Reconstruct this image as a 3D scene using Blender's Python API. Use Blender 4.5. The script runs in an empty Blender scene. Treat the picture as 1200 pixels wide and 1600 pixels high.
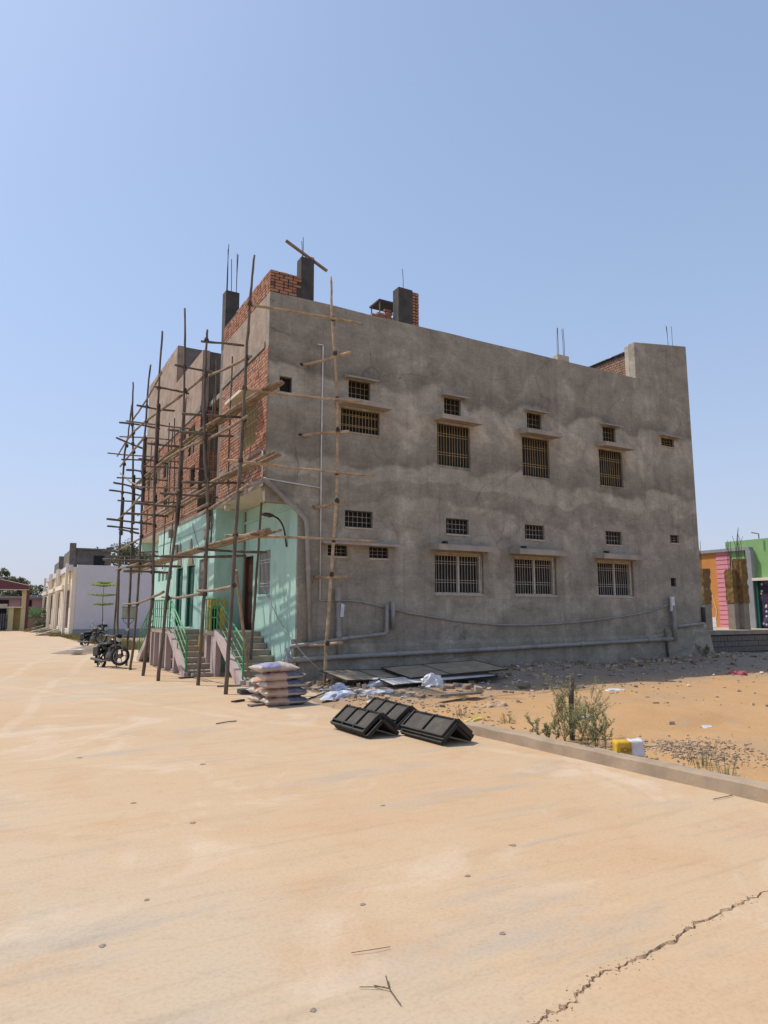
import bpy, bmesh, math, random
from mathutils import Vector, Matrix, noise
rnd = random.Random(7)
S = bpy.context.scene
COL = S.collection
R = math.radians

# ------------------------------------------------------------------ camera, sky, sun, exposure
cam = bpy.data.cameras.new('camera'); co = bpy.data.objects.new('camera', cam); COL.objects.link(co)
co.location = (-5.94, -14.54, 1.60)
co.rotation_euler = (R(98.3), 0, R(-29.4))
cam.sensor_fit = 'VERTICAL'; cam.sensor_height = 36; cam.sensor_width = 36; cam.lens = 24.07
cam.clip_start = 0.05; cam.clip_end = 5000
S.camera = co
SUN = Vector((-0.44, 0.40, 1.0)).normalized()
W = bpy.data.worlds.new('World'); S.world = W; W.use_nodes = True
wn = W.node_tree; wn.nodes.clear()
sky = wn.nodes.new('ShaderNodeTexSky'); sky.sky_type = 'NISHITA'; sky.sun_disc = False
sky.sun_elevation = math.asin(SUN.z); sky.sun_rotation = math.atan2(SUN.x, SUN.y)
sky.air_density = 0.7; sky.dust_density = 1.0; sky.ozone_density = 0.6; sky.altitude = 0
bg = wn.nodes.new('ShaderNodeBackground'); bg.inputs['Strength'].default_value = 0.14
wo = wn.nodes.new('ShaderNodeOutputWorld')
# dry-season haze: the blue thins towards a pale lavender at the horizon, all round
wt = wn.nodes.new('ShaderNodeTexCoord'); wz = wn.nodes.new('ShaderNodeSeparateXYZ'); wn.links.new(wt.outputs['Generated'], wz.inputs[0])
def wm(op, a, b):
    n = wn.nodes.new('ShaderNodeMath'); n.operation = op; n.use_clamp = op != 'MULTIPLY_ADD'
    for i, v in enumerate((a, b)):
        if isinstance(v, (int, float)): n.inputs[i].default_value = v
        else: wn.links.new(v, n.inputs[i])
    return n.outputs[0]
hz = wm('ADD', wm('MULTIPLY', wm('POWER', wm('SUBTRACT', 1.0, wm('MAXIMUM', wz.outputs[2], 0.0)), 2.0), 0.60), 0.34)
wx = wn.nodes.new('ShaderNodeMix'); wx.data_type = 'RGBA'; wn.links.new(hz, wx.inputs[0]); wn.links.new(sky.outputs[0], wx.inputs[6]); 
hx_ = wn.nodes.new('ShaderNodeMix'); hx_.data_type = 'RGBA'; hx_.inputs[6].default_value = (1.75, 2.28, 3.15, 1); hx_.inputs[7].default_value = (2.36, 2.36, 2.74, 1)
wn.links.new(wm('POWER', wm('SUBTRACT', 1.0, wm('MAXIMUM', wz.outputs[2], 0.0)), 4.5), hx_.inputs[0]); wn.links.new(hx_.outputs[2], wx.inputs[7])
wn.links.new(wx.outputs[2], bg.inputs[0]); wn.links.new(bg.outputs[0], wo.inputs[0])
sl = bpy.data.lights.new('sun', 'SUN'); sl.energy = 2.1; sl.angle = R(0.55); sl.color = (1.0, 0.93, 0.83)
so = bpy.data.objects.new('sun', sl); COL.objects.link(so); so.location = (-10, 10, 30)
so.rotation_euler = SUN.to_track_quat('Z', 'Y').to_euler()
S.view_settings.view_transform = 'Standard'; S.view_settings.look = 'None'
S.view_settings.gamma = 1; S.view_settings.use_curve_mapping = False
S.view_settings.exposure = 0.8

# ------------------------------------------------------------------ materials
MATS = {}
def newmat(name):
    m = bpy.data.materials.new(name); m.use_nodes = True
    nt = m.node_tree; b = nt.nodes['Principled BSDF']
    MATS[name] = m
    return m, nt, b
def N(nt, t, **kw):
    n = nt.nodes.new(t)
    for k, v in kw.items():
        if k in ('inputs',):
            for a, c in v.items(): n.inputs[a].default_value = c
        else: setattr(n, k, v)
    return n
def coords(nt, scale=(1, 1, 1)):
    tc = N(nt, 'ShaderNodeTexCoord'); mp = N(nt, 'ShaderNodeMapping'); mp.inputs['Scale'].default_value = scale
    nt.links.new(tc.outputs['Object'], mp.inputs[0]); return mp.outputs[0]
def noise_n(nt, vec, scale, detail=5, rough=0.55, dist=0):
    n = N(nt, 'ShaderNodeTexNoise'); n.inputs['Scale'].default_value = scale; n.inputs['Detail'].default_value = detail
    n.inputs['Roughness'].default_value = rough; n.inputs['Distortion'].default_value = dist
    nt.links.new(vec, n.inputs['Vector']); return n.outputs['Fac']
def ramp(nt, fac, stops, interp='LINEAR'):
    r = N(nt, 'ShaderNodeValToRGB'); cr = r.color_ramp; cr.interpolation = interp
    while len(cr.elements) < len(stops): cr.elements.new(0.5)
    for e, (p, c) in zip(cr.elements, stops):
        e.position = p; e.color = (*c, 1) if len(c) == 3 else c
    nt.links.new(fac, r.inputs[0]); return r.outputs[0]
def g(v): return (v, v, v)
def mix(nt, a, b, fac, mode='MIX'):
    m = N(nt, 'ShaderNodeMix', data_type='RGBA', blend_type=mode)
    for sock, v in ((m.inputs[6], a), (m.inputs[7], b), (m.inputs[0], fac)):
        if isinstance(v, (int, float)): sock.default_value = v
        elif isinstance(v, tuple): sock.default_value = (*v, 1)
        else: nt.links.new(v, sock)
    return m.outputs[2]
def math_n(nt, op, a, b=None):
    m = N(nt, 'ShaderNodeMath', operation=op)
    for i, v in enumerate((a, b)):
        if v is None: continue
        if isinstance(v, (int, float)): m.inputs[i].default_value = v
        else: nt.links.new(v, m.inputs[i])
    return m.outputs[0]
def bump(nt, b, h, strength=0.3, dist=0.02):
    n = N(nt, 'ShaderNodeBump'); n.inputs['Strength'].default_value = strength; n.inputs['Distance'].default_value = dist
    nt.links.new(h, n.inputs['Height']); nt.links.new(n.outputs[0], b.inputs['Normal'])
def simple(name, c, rough=0.75, var=0.25, scale=6, bmp=0.2, bscale=40, metal=0, island=0.0, stretch=(1, 1, 1), dirt=None):
    m, nt, b = newmat(name); v = coords(nt, stretch)
    f = noise_n(nt, v, scale, 6, 0.6)
    lo = tuple(x * (1 - var) for x in c); hi = tuple(min(1, x * (1 + var)) for x in c)
    col = ramp(nt, f, [(0.3, lo), (0.7, hi)])
    if dirt:
        d = noise_n(nt, v, scale * 0.35, 5, 0.65, 0.4)
        col = mix(nt, col, dirt, ramp(nt, d, [(0.5, g(0)), (0.72, g(0.75))]))
    if island:
        ge = N(nt, 'ShaderNodeNewGeometry'); oi = N(nt, 'ShaderNodeObjectInfo')
        s = math_n(nt, 'FRACT', math_n(nt, 'ADD', ge.outputs['Random Per Island'], oi.outputs['Random']))
        k = ramp(nt, s, [(0, g(1 - island)), (1, g(1 + island))])
        col = mix(nt, col, k, 1.0, 'MULTIPLY')
    nt.links.new(col, b.inputs['Base Color'])
    b.inputs['Roughness'].default_value = rough; b.inputs['Metallic'].default_value = metal
    if bmp: bump(nt, b, noise_n(nt, v, bscale, 4, 0.6), bmp, 0.01)
    return m

def mat_plaster():
    m, nt, b = newmat('grey_plaster'); v = coords(nt)
    sep = N(nt, 'ShaderNodeSeparateXYZ'); nt.links.new(v, sep.inputs[0])
    big = noise_n(nt, v, 0.42, 2, 0.4, 0.3); mid = noise_n(nt, v, 2.0, 6, 0.62, 0.3); fine = noise_n(nt, v, 14, 6, 0.65)
    base = ramp(nt, mid, [(0.26, (0.210, 0.186, 0.144)), (0.5, (0.300, 0.266, 0.209)), (0.76, (0.385, 0.345, 0.276))])
    # day-work bands: each new lift of plaster starts at a wavy joint
    wob = math_n(nt, 'MULTIPLY', math_n(nt, 'SUBTRACT', big, 0.5), 1.8)
    wob2 = math_n(nt, 'MULTIPLY', math_n(nt, 'SUBTRACT', noise_n(nt, v, 1.7, 5, 0.6), 0.5), 0.55)
    zz = math_n(nt, 'DIVIDE', math_n(nt, 'ADD', math_n(nt, 'ADD', sep.outputs[2], wob), wob2), 12.0)
    st = []
    for z, a, b2, c2 in ((0.8, 0.92, 0.78, 0.88), (2.35, 1.03, 0.84, 0.92), (4.25, 1.07, 0.82, 0.93), (5.35, 1.28, 0.66, 0.90), (7.35, 1.26, 0.64, 0.93)):
        st += [((z - 0.75) / 12, g(a * 0.95)), ((z - 0.12) / 12, g(a)), (z / 12, g(b2)), ((z + 0.10) / 12, g(b2 * 1.05)), ((z + 0.55) / 12, g(c2))]
    band = ramp(nt, zz, st)
    c = mix(nt, base, band, ramp(nt, noise_n(nt, v, 0.8, 3), [(0.32, g(0.45)), (0.58, g(1.0))]), 'MULTIPLY')
    # columns show as paler strips
    xw = math_n(nt, 'ADD', sep.outputs[0], math_n(nt, 'MULTIPLY', math_n(nt, 'SUBTRACT', mid, 0.5), 0.35))
    xs = math_n(nt, 'DIVIDE', math_n(nt, 'ADD', xw, 1.0), 16.0)
    e = []
    for x0, x1, k in ((2.72, 3.15, 1.28), (8.25, 8.7, 1.2), (11.5, 12.1, 1.26)):
        for xx, kk in ((x0 - 0.12, 1.0), (x0, k), (x1, k), (x1 + 0.12, 1.0)): e.append(((xx + 1) / 16, g(kk)))
    c = mix(nt, c, ramp(nt, xs, e), ramp(nt, noise_n(nt, v, 0.9, 3), [(0.40, g(0)), (0.58, g(0.9))]), 'MULTIPLY')
    # pale trowelled patches, damp stains and streaks
    pat = noise_n(nt, v, 0.85, 5, 0.55, 0.9)
    c = mix(nt, c, g(1.32), ramp(nt, pat, [(0.55, g(0)), (0.63, g(0.75)), (0.8, g(0.85))]), 'MULTIPLY')
    vs = coords(nt, (3.0, 3.0, 0.16)); stk = noise_n(nt, vs, 2.2, 5, 0.6)
    c = mix(nt, c, g(0.66), ramp(nt, stk, [(0.54, g(0)), (0.72, g(0.6))]), 'MULTIPLY')
    c = mix(nt, c, g(0.6), ramp(nt, noise_n(nt, v, 4.5, 6, 0.7, 0.6), [(0.60, g(0)), (0.76, g(0.55))]), 'MULTIPLY')
    vo = N(nt, 'ShaderNodeTexVoronoi', feature='DISTANCE_TO_EDGE'); vo.inputs['Scale'].default_value = 0.42; vo.inputs['Randomness'].default_value = 1.0
    vw = N(nt, 'ShaderNodeVectorMath', operation='ADD'); nv = N(nt, 'ShaderNodeTexNoise'); nv.inputs['Scale'].default_value = 2.5; nv.inputs['Detail'].default_value = 5
    sc_ = N(nt, 'ShaderNodeVectorMath', operation='SCALE'); sc_.inputs['Scale'].default_value = 0.22
    nt.links.new(v, nv.inputs['Vector']); nt.links.new(nv.outputs['Color'], sc_.inputs[0]); nt.links.new(v, vw.inputs[0]); nt.links.new(sc_.outputs[0], vw.inputs[1]); nt.links.new(vw.outputs[0], vo.inputs['Vector'])
    hair_ = math_n(nt, 'MULTIPLY', ramp(nt, vo.outputs['Distance'], [(0.002, g(0.8)), (0.006, g(0))]), ramp(nt, noise_n(nt, v, 0.7, 3), [(0.5, g(0)), (0.6, g(1))]))
    c = mix(nt, c, g(0.55), hair_, 'MULTIPLY')                       # hairline shrinkage cracks
    swp = noise_n(nt, coords(nt, (1.2, 1.2, 5.0)), 3.0, 6, 0.7, 1.2)
    c = mix(nt, c, ramp(nt, swp, [(0.3, g(0.88)), (0.7, g(1.12))]), 1.0, 'MULTIPLY')
    c = mix(nt, c, ramp(nt, fine, [(0.3, g(0.84)), (0.7, g(1.14))]), 1.0, 'MULTIPLY')
    nt.links.new(c, b.inputs['Base Color']); b.inputs['Roughness'].default_value = 0.93
    h = math_n(nt, 'ADD', math_n(nt, 'MULTIPLY', mid, 0.7), math_n(nt, 'MULTIPLY', noise_n(nt, v, 30, 5, 0.65), 0.35))
    bump(nt, b, h, 0.5, 0.03)
    return m

def mat_road():
    m, nt, b = newmat('dusty_concrete'); v = coords(nt)
    big = noise_n(nt, v, 0.22, 4, 0.55, 0.5); mid = noise_n(nt, v, 1.3, 6, 0.6, 0.3); fine = noise_n(nt, v, 45, 6, 0.7)
    str_ = noise_n(nt, coords(nt, (0.35, 1.6, 1)), 1.1, 5, 0.6, 0.2)
    c = ramp(nt, big, [(0.32, (0.51, 0.35, 0.205)), (0.52, (0.525, 0.375, 0.232)), (0.68, (0.49, 0.385, 0.268))])
    c = mix(nt, c, (0.48, 0.285, 0.145), ramp(nt, mid, [(0.50, g(0)), (0.72, g(0.5))]))
    c = mix(nt, c, (0.37, 0.325, 0.275), ramp(nt, str_, [(0.54, g(0)), (0.72, g(0.7))]))
    pale = noise_n(nt, v, 0.6, 6, 0.65, 1.0)
    c = mix(nt, c, (0.60, 0.47, 0.34), ramp(nt, pale, [(0.56, g(0)), (0.68, g(0.65))]))
    swp = noise_n(nt, coords(nt, (0.5, 4.5, 1)), 1.6, 6, 0.7, 0.5)
    c = mix(nt, c, g(0.86), ramp(nt, swp, [(0.52, g(0)), (0.70, g(0.8))]), 'MULTIPLY')
    c = mix(nt, c, g(0.80), ramp(nt, noise_n(nt, v, 7, 7, 0.75), [(0.55, g(0)), (0.75, g(0.75))]), 'MULTIPLY')
    c = mix(nt, c, ramp(nt, fine, [(0.28, g(0.84)), (0.5, g(1)), (0.75, g(1.07))]), 1, 'MULTIPLY')
    for ox, ang in ((0.0, 0.18), (1.35, 0.18), (-1.1, -0.42)):
        mp = N(nt, 'ShaderNodeMapping'); tc = N(nt, 'ShaderNodeTexCoord'); nt.links.new(tc.outputs['Object'], mp.inputs[0])
        mp.inputs['Rotation'].default_value = (0, 0, ang); mp.inputs['Location'].default_value = (4.6 + ox, 0, 0)
        sx = N(nt, 'ShaderNodeSeparateXYZ'); nt.links.new(mp.outputs[0], sx.inputs[0])
        wv = math_n(nt, 'ADD', sx.outputs[0], math_n(nt, 'MULTIPLY', noise_n(nt, v, 0.25, 2), 0.9))
        band = ramp(nt, math_n(nt, 'ABSOLUTE', wv), [(0.06, g(0.5)), (0.13, g(0))])
        c = mix(nt, c, (0.57, 0.445, 0.315), math_n(nt, 'MULTIPLY', band, ramp(nt, noise_n(nt, v, 1.8, 5), [(0.35, g(0)), (0.6, g(1))])))
    vo = N(nt, 'ShaderNodeTexVoronoi'); vo.inputs['Scale'].default_value = 2.3; nt.links.new(v, vo.inputs['Vector'])
    sp = ramp(nt, vo.outputs['Distance'], [(0.012, g(0.5)), (0.028, g(0))])
    c = mix(nt, c, (0.16, 0.12, 0.09), sp)
    nt.links.new(c, b.inputs['Base Color']); b.inputs['Roughness'].default_value = 0.9
    h = math_n(nt, 'ADD', math_n(nt, 'MULTIPLY', fine, 0.3), math_n(nt, 'MULTIPLY', noise_n(nt, v, 5, 8, 0.75), 0.7))
    bump(nt, b, h, 0.13, 0.012)
    return m

def mat_sand():
    m, nt, b = newmat('orange_sand'); v = coords(nt)
    big = noise_n(nt, v, 0.45, 5, 0.6, 0.5); mid = noise_n(nt, v, 3.0, 6, 0.65); fine = noise_n(nt, v, 60, 5, 0.7)
    c = ramp(nt, big, [(0.3, (0.44, 0.245, 0.10)), (0.5, (0.49, 0.29, 0.13)), (0.7, (0.42, 0.27, 0.145))])
    sep = N(nt, 'ShaderNodeSeparateXYZ'); nt.links.new(v, sep.inputs[0])
    yy = math_n(nt, 'ADD', sep.outputs[1], math_n(nt, 'MULTIPLY', math_n(nt, 'SUBTRACT', mid, 0.5), 2.5))
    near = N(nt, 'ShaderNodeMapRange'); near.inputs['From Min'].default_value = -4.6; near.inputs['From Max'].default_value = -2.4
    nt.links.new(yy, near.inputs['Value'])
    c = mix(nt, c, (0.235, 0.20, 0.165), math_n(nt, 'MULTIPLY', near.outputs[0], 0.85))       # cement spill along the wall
    c = mix(nt, c, (0.36, 0.30, 0.24), ramp(nt, mid, [(0.56, g(0)), (0.74, g(0.6))]))
    c = mix(nt, c, ramp(nt, fine, [(0.3, g(0.75)), (0.7, g(1.15))]), 1, 'MULTIPLY')
    nt.links.new(c, b.inputs['Base Color']); b.inputs['Roughness'].default_value = 0.95
    h = math_n(nt, 'ADD', math_n(nt, 'MULTIPLY', fine, 0.35), mid)
    bump(nt, b, h, 0.6, 0.03)
    return m

def mat_brick(name, a, b_, grey, amount):
    m, nt, b = newmat(name); v = coords(nt)
    ge = N(nt, 'ShaderNodeNewGeometry'); oi = N(nt, 'ShaderNodeObjectInfo')
    s = math_n(nt, 'FRACT', math_n(nt, 'ADD', ge.outputs['Random Per Island'], oi.outputs['Random']))
    c = ramp(nt, s, [(0, a), (0.45, tuple((x + y) / 2 for x, y in zip(a, b_))), (0.8, b_), (1, tuple(x * 0.55 for x in a))])
    pos = N(nt, 'ShaderNodeNewGeometry')
    n1 = noise_n(nt, pos.outputs['Position'], 1.1, 6, 0.65, 0.4)
    c = mix(nt, c, grey, ramp(nt, n1, [(0.62 - amount, g(0)), (0.78 - amount, g(0.9))]))
    c = mix(nt, c, ramp(nt, noise_n(nt, pos.outputs['Position'], 25, 4), [(0.3, g(0.8)), (0.7, g(1.15))]), 1, 'MULTIPLY')
    nt.links.new(c, b.inputs['Base Color']); b.inputs['Roughness'].default_value = 0.92
    bump(nt, b, noise_n(nt, pos.outputs['Position'], 45, 4), 0.4, 0.01)
    return m

def mat_teal():
    m, nt, b = newmat('teal_paint'); v = coords(nt)
    n1 = noise_n(nt, v, 1.2, 5, 0.6, 0.4); n2 = noise_n(nt, coords(nt, (1.5, 1.5, 0.4)), 2.0, 5, 0.6)
    c = ramp(nt, n1, [(0.35, (0.36, 0.575, 0.50)), (0.65, (0.44, 0.65, 0.57))])
    c = mix(nt, c, (0.26, 0.50, 0.42), ramp(nt, n2, [(0.57, g(0)), (0.62, g(0.6)), (0.75, g(0.7))]))
    c = mix(nt, c, (0.33, 0.36, 0.31), ramp(nt, noise_n(nt, v, 5, 6, 0.7), [(0.6, g(0)), (0.8, g(0.5))]))
    nt.links.new(c, b.inputs['Base Color']); b.inputs['Roughness'].default_value = 0.7
    bump(nt, b, noise_n(nt, v, 25, 4), 0.15, 0.01)
    return m

def mat_bag(name, left, right):
    m, nt, b = newmat(name); v = coords(nt)
    sep = N(nt, 'ShaderNodeSeparateXYZ'); nt.links.new(v, sep.inputs[0])
    half = math_n(nt, 'GREATER_THAN', sep.outputs[0], 0.02)
    c = mix(nt, left, right, half)
    zz = math_n(nt, 'ADD', sep.outputs[2], math_n(nt, 'MULTIPLY', noise_n(nt, v, 6, 3), 0.02))
    low = math_n(nt, 'LESS_THAN', zz, 0.012)                       # seam and plain underside
    c = mix(nt, c, (0.40, 0.355, 0.305), low)
    under = math_n(nt, 'MULTIPLY', math_n(nt, 'LESS_THAN', zz, -0.022), half)
    c = mix(nt, c, right, under)
    tip = math_n(nt, 'GREATER_THAN', math_n(nt, 'ABSOLUTE', sep.outputs[0]), 0.345)
    c = mix(nt, c, (0.46, 0.41, 0.36), tip)
    c = mix(nt, c, (0.42, 0.37, 0.32), ramp(nt, noise_n(nt, v, 7, 5, 0.65), [(0.45, g(0)), (0.75, g(0.6))]))
    nt.links.new(c, b.inputs['Base Color']); b.inputs['Roughness'].default_value = 0.6
    bump(nt, b, noise_n(nt, v, 14, 4, 0.6, 0.5), 0.5, 0.02)
    return m

def mat_leaf(name, a, b_):
    m, nt, b = newmat(name)
    ge = N(nt, 'ShaderNodeNewGeometry')
    c = ramp(nt, ge.outputs['Random Per Island'], [(0, a), (1, b_)])
    nt.links.new(c, b.inputs['Base Color']); b.inputs['Roughness'].default_value = 0.6
    tr = N(nt, 'ShaderNodeBsdfTranslucent'); nt.links.new(c, tr.inputs[0])
    ad = N(nt, 'ShaderNodeMixShader'); ad.inputs[0].default_value = 0.3
    out = nt.nodes['Material Output']
    nt.links.new(b.outputs[0], ad.inputs[1]); nt.links.new(tr.outputs[0], ad.inputs[2]); nt.links.new(ad.outputs[0], out.inputs[0])
    return m

PL = mat_plaster(); ROAD = mat_road(); SAND = mat_sand(); TEAL = mat_teal()
BRICK = mat_brick('fresh_brick', (0.31, 0.14, 0.083), (0.42, 0.205, 0.128), (0.30, 0.24, 0.19), 0.05)
BRICKF = mat_brick('facade_brick', (0.33, 0.145, 0.085), (0.46, 0.235, 0.145), (0.30, 0.225, 0.17), 0.115)
MORTAR = simple('mortar', (0.115, 0.09, 0.073), 0.95, 0.3, 4, 0.4, 30)
MORTARD = simple('dark_mortar', (0.055, 0.043, 0.036), 0.95, 0.3, 4, 0.4, 30)
PLF = simple('facade_plaster', (0.31, 0.235, 0.18), 0.95, 0.28, 2.6, 1.0, 11, dirt=(0.24, 0.135, 0.09))
CONC = simple('old_concrete', (0.26, 0.225, 0.185), 0.9, 0.22, 2.5, 0.4, 25, dirt=(0.16, 0.14, 0.12))
CONCD = simple('dark_concrete', (0.060, 0.055, 0.052), 0.9, 0.4, 3, 0.4, 25)
CONCP = simple('pale_concrete', (0.44, 0.37, 0.29), 0.9, 0.2, 3, 0.4, 25)
CREAM = simple('cream_soffit', (0.62, 0.56, 0.45), 0.85, 0.08, 2, 0.1, 30)
POLE = simple('weathered_pole', (0.115, 0.09, 0.07), 0.85, 0.45, 9, 0.5, 35, stretch=(1, 1, 0.3), dirt=(0.20, 0.16, 0.12))
POLEL = simple('pale_pole', (0.26, 0.195, 0.13), 0.8, 0.4, 7, 0.5, 30, dirt=(0.12, 0.088, 0.06))
ROPE = simple('dark_rope', (0.06, 0.046, 0.036), 0.95, 0.4, 20, 0.6, 60)
PVC = simple('grey_pvc', (0.29, 0.275, 0.25), 0.55, 0.15, 5, 0.1, 30, dirt=(0.16, 0.138, 0.12))
PVCW = simple('white_pvc', (0.62, 0.62, 0.62), 0.45, 0.12, 5, 0.05, 30)
SHADE = simple('shade_cement', (0.37, 0.315, 0.255), 0.92, 0.18, 3, 0.4, 25, dirt=(0.25, 0.215, 0.175))
POLEN = simple('new_pole', (0.42, 0.30, 0.185), 0.8, 0.35, 7, 0.5, 30, dirt=(0.24, 0.165, 0.105))
DARK = simple('dark_void', (0.012, 0.011, 0.010), 0.8, 0.3, 5, 0)
UNLIT = simple('unlit_interior', (0.014, 0.012, 0.011), 0.9, 0.4, 3, 0.1, 20)  # near-black colour painted for the unlit insides of windows and vents
GRILLY = simple('yellow_grille', (0.40, 0.30, 0.13), 0.6, 0.25, 8, 0)
GRILLW = simple('pale_grille', (0.46, 0.41, 0.34), 0.6, 0.25, 8, 0)
GREEN = simple('green_paint', (0.030, 0.26, 0.095), 0.45, 0.2, 6, 0.05)
GREEND = simple('dark_green_door', (0.008, 0.085, 0.058), 0.5, 0.25, 3, 0.05)
PINK = simple('dusty_pink_paint', (0.47, 0.37, 0.36), 0.85, 0.12, 3, 0.2, 25, dirt=(0.33, 0.26, 0.22))
STEP = simple('cement_step', (0.40, 0.335, 0.26), 0.92, 0.2, 4, 0.4, 25)
YELLOW = simple('ochre_paint', (0.55, 0.33, 0.06), 0.7, 0.15, 4, 0.1)
MAROON = simple('maroon_wood', (0.085, 0.028, 0.020), 0.5, 0.3, 5, 0.1, 20, stretch=(6, 6, 0.5))
TIMBER = simple('grey_timber', (0.20, 0.165, 0.13), 0.9, 0.35, 5, 0.4, 25, stretch=(4, 4, 0.4))
REBAR = simple('rusty_steel', (0.06, 0.042, 0.035), 0.7, 0.4, 8, 0)
BLACK = simple('black_plastic', (0.016, 0.015, 0.014), 0.45, 0.35, 5, 0.1, 30)
RUBBER = simple('tyre_rubber', (0.018, 0.017, 0.016), 0.85, 0.2, 5, 0.1)
GLOSS = simple('glossy_black', (0.010, 0.010, 0.011), 0.15, 0.2, 5, 0)
CHROME = simple('chrome', (0.6, 0.6, 0.6), 0.2, 0.1, 5, 0, metal=1.0)
ENG = simple('engine_metal', (0.13, 0.13, 0.13), 0.4, 0.3, 12, 0.1, metal=0.7)
GLASS = simple('lamp_glass', (0.65, 0.66, 0.66), 0.1, 0.05, 5, 0)
WHITE = simple('white_wall', (0.60, 0.585, 0.62), 0.85, 0.05, 0.8, 0.1, 20)
CREAMW = simple('cream_wall', (0.74, 0.655, 0.53), 0.85, 0.07, 0.8, 0.1, 20)
YCREAM = simple('yellow_cream', (0.60, 0.50, 0.30), 0.85, 0.08, 1.5, 0.1)
GREYBLK = simple('grey_block', (0.15, 0.13, 0.115), 0.9, 0.3, 2.5, 0.4, 12)
MAROONR = simple('maroon_roof', (0.13, 0.035, 0.045), 0.55, 0.15, 2, 0)
ORANGE = simple('orange_wall', (0.58, 0.24, 0.06), 0.8, 0.10, 2, 0.1)
PINKW = simple('pink_wall', (0.70, 0.27, 0.32), 0.8, 0.08, 2, 0.1)
LIME = simple('lime_wall', (0.235, 0.42, 0.165), 0.8, 0.08, 2, 0.1)
GREYP = simple('grey_pilaster', (0.27, 0.28, 0.30), 0.8, 0.1, 3, 0.1)
SACK = simple('jute_sacking', (0.20, 0.115, 0.042), 0.95, 0.35, 5, 0.7, 14)
KERB = simple('kerb_concrete', (0.345, 0.265, 0.185), 0.92, 0.2, 3, 0.5, 22, dirt=(0.44, 0.31, 0.19))
STONE = simple('rubble_stone', (0.33, 0.245, 0.17), 0.95, 0.2, 6, 0.4, 20, island=0.5)
CRACK = simple('crack_earth', (0.40, 0.275, 0.17), 0.98, 0.55, 22, 0.8, 60)
FORM = simple('black_formwork', (0.013, 0.012, 0.011), 0.6, 0.4, 6, 0.3, 25, dirt=(0.060, 0.047, 0.034))
FORMP = simple('dusty_form_panel', (0.058, 0.047, 0.036), 0.75, 0.45, 7, 0.3, 25, dirt=(0.028, 0.025, 0.021))
PLASTIC = simple('white_plastic', (0.66, 0.65, 0.66), 0.45, 0.15, 6, 0.6, 9)
PLASTICB = simple('blue_white_plastic', (0.50, 0.53, 0.63), 0.4, 0.25, 5, 0.6, 9)
SHEET = simple('sheet_panel', (0.30, 0.245, 0.175), 0.6, 0.3, 3, 0.1, 20)
SHEETW = simple('pale_sheet', (0.55, 0.53, 0.51), 0.5, 0.15, 3, 0.1, 20)
YBAG = simple('yellow_bag', (0.60, 0.36, 0.025), 0.6, 0.2, 8, 0.5, 14, dirt=(.40, .29, .12))
BROWNP = simple('brown_print', (0.20, 0.07, 0.03), 0.6, 0.2, 8, 0)
BAG1 = mat_bag('cement_bag', (0.52, 0.29, 0.19), (0.075, 0.083, 0.13))
BAG2 = mat_bag('cement_bag_turned', (0.30, 0.29, 0.42), (0.60, 0.46, 0.40))
WEED = mat_leaf('weed_leaf', (0.15, 0.165, 0.055), (0.30, 0.29, 0.12))
STEM = simple('weed_stem', (0.095, 0.085, 0.045), 0.8, 0.3, 10, 0)
LEAFD = mat_leaf('tree_leaf_dark', (0.030, 0.055, 0.018), (0.085, 0.12, 0.035))
LEAFM = mat_leaf('tree_leaf_grey', (0.10, 0.115, 0.055), (0.19, 0.20, 0.10))
LEAFL = mat_leaf('sapling_leaf', (0.22, 0.34, 0.05), (0.36, 0.46, 0.09))
GRASS = mat_leaf('dry_grass', (0.13, 0.12, 0.035), (0.32, 0.25, 0.09))
BARK = simple('bark', (0.085, 0.062, 0.045), 0.9, 0.3, 8, 0.4)

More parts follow.
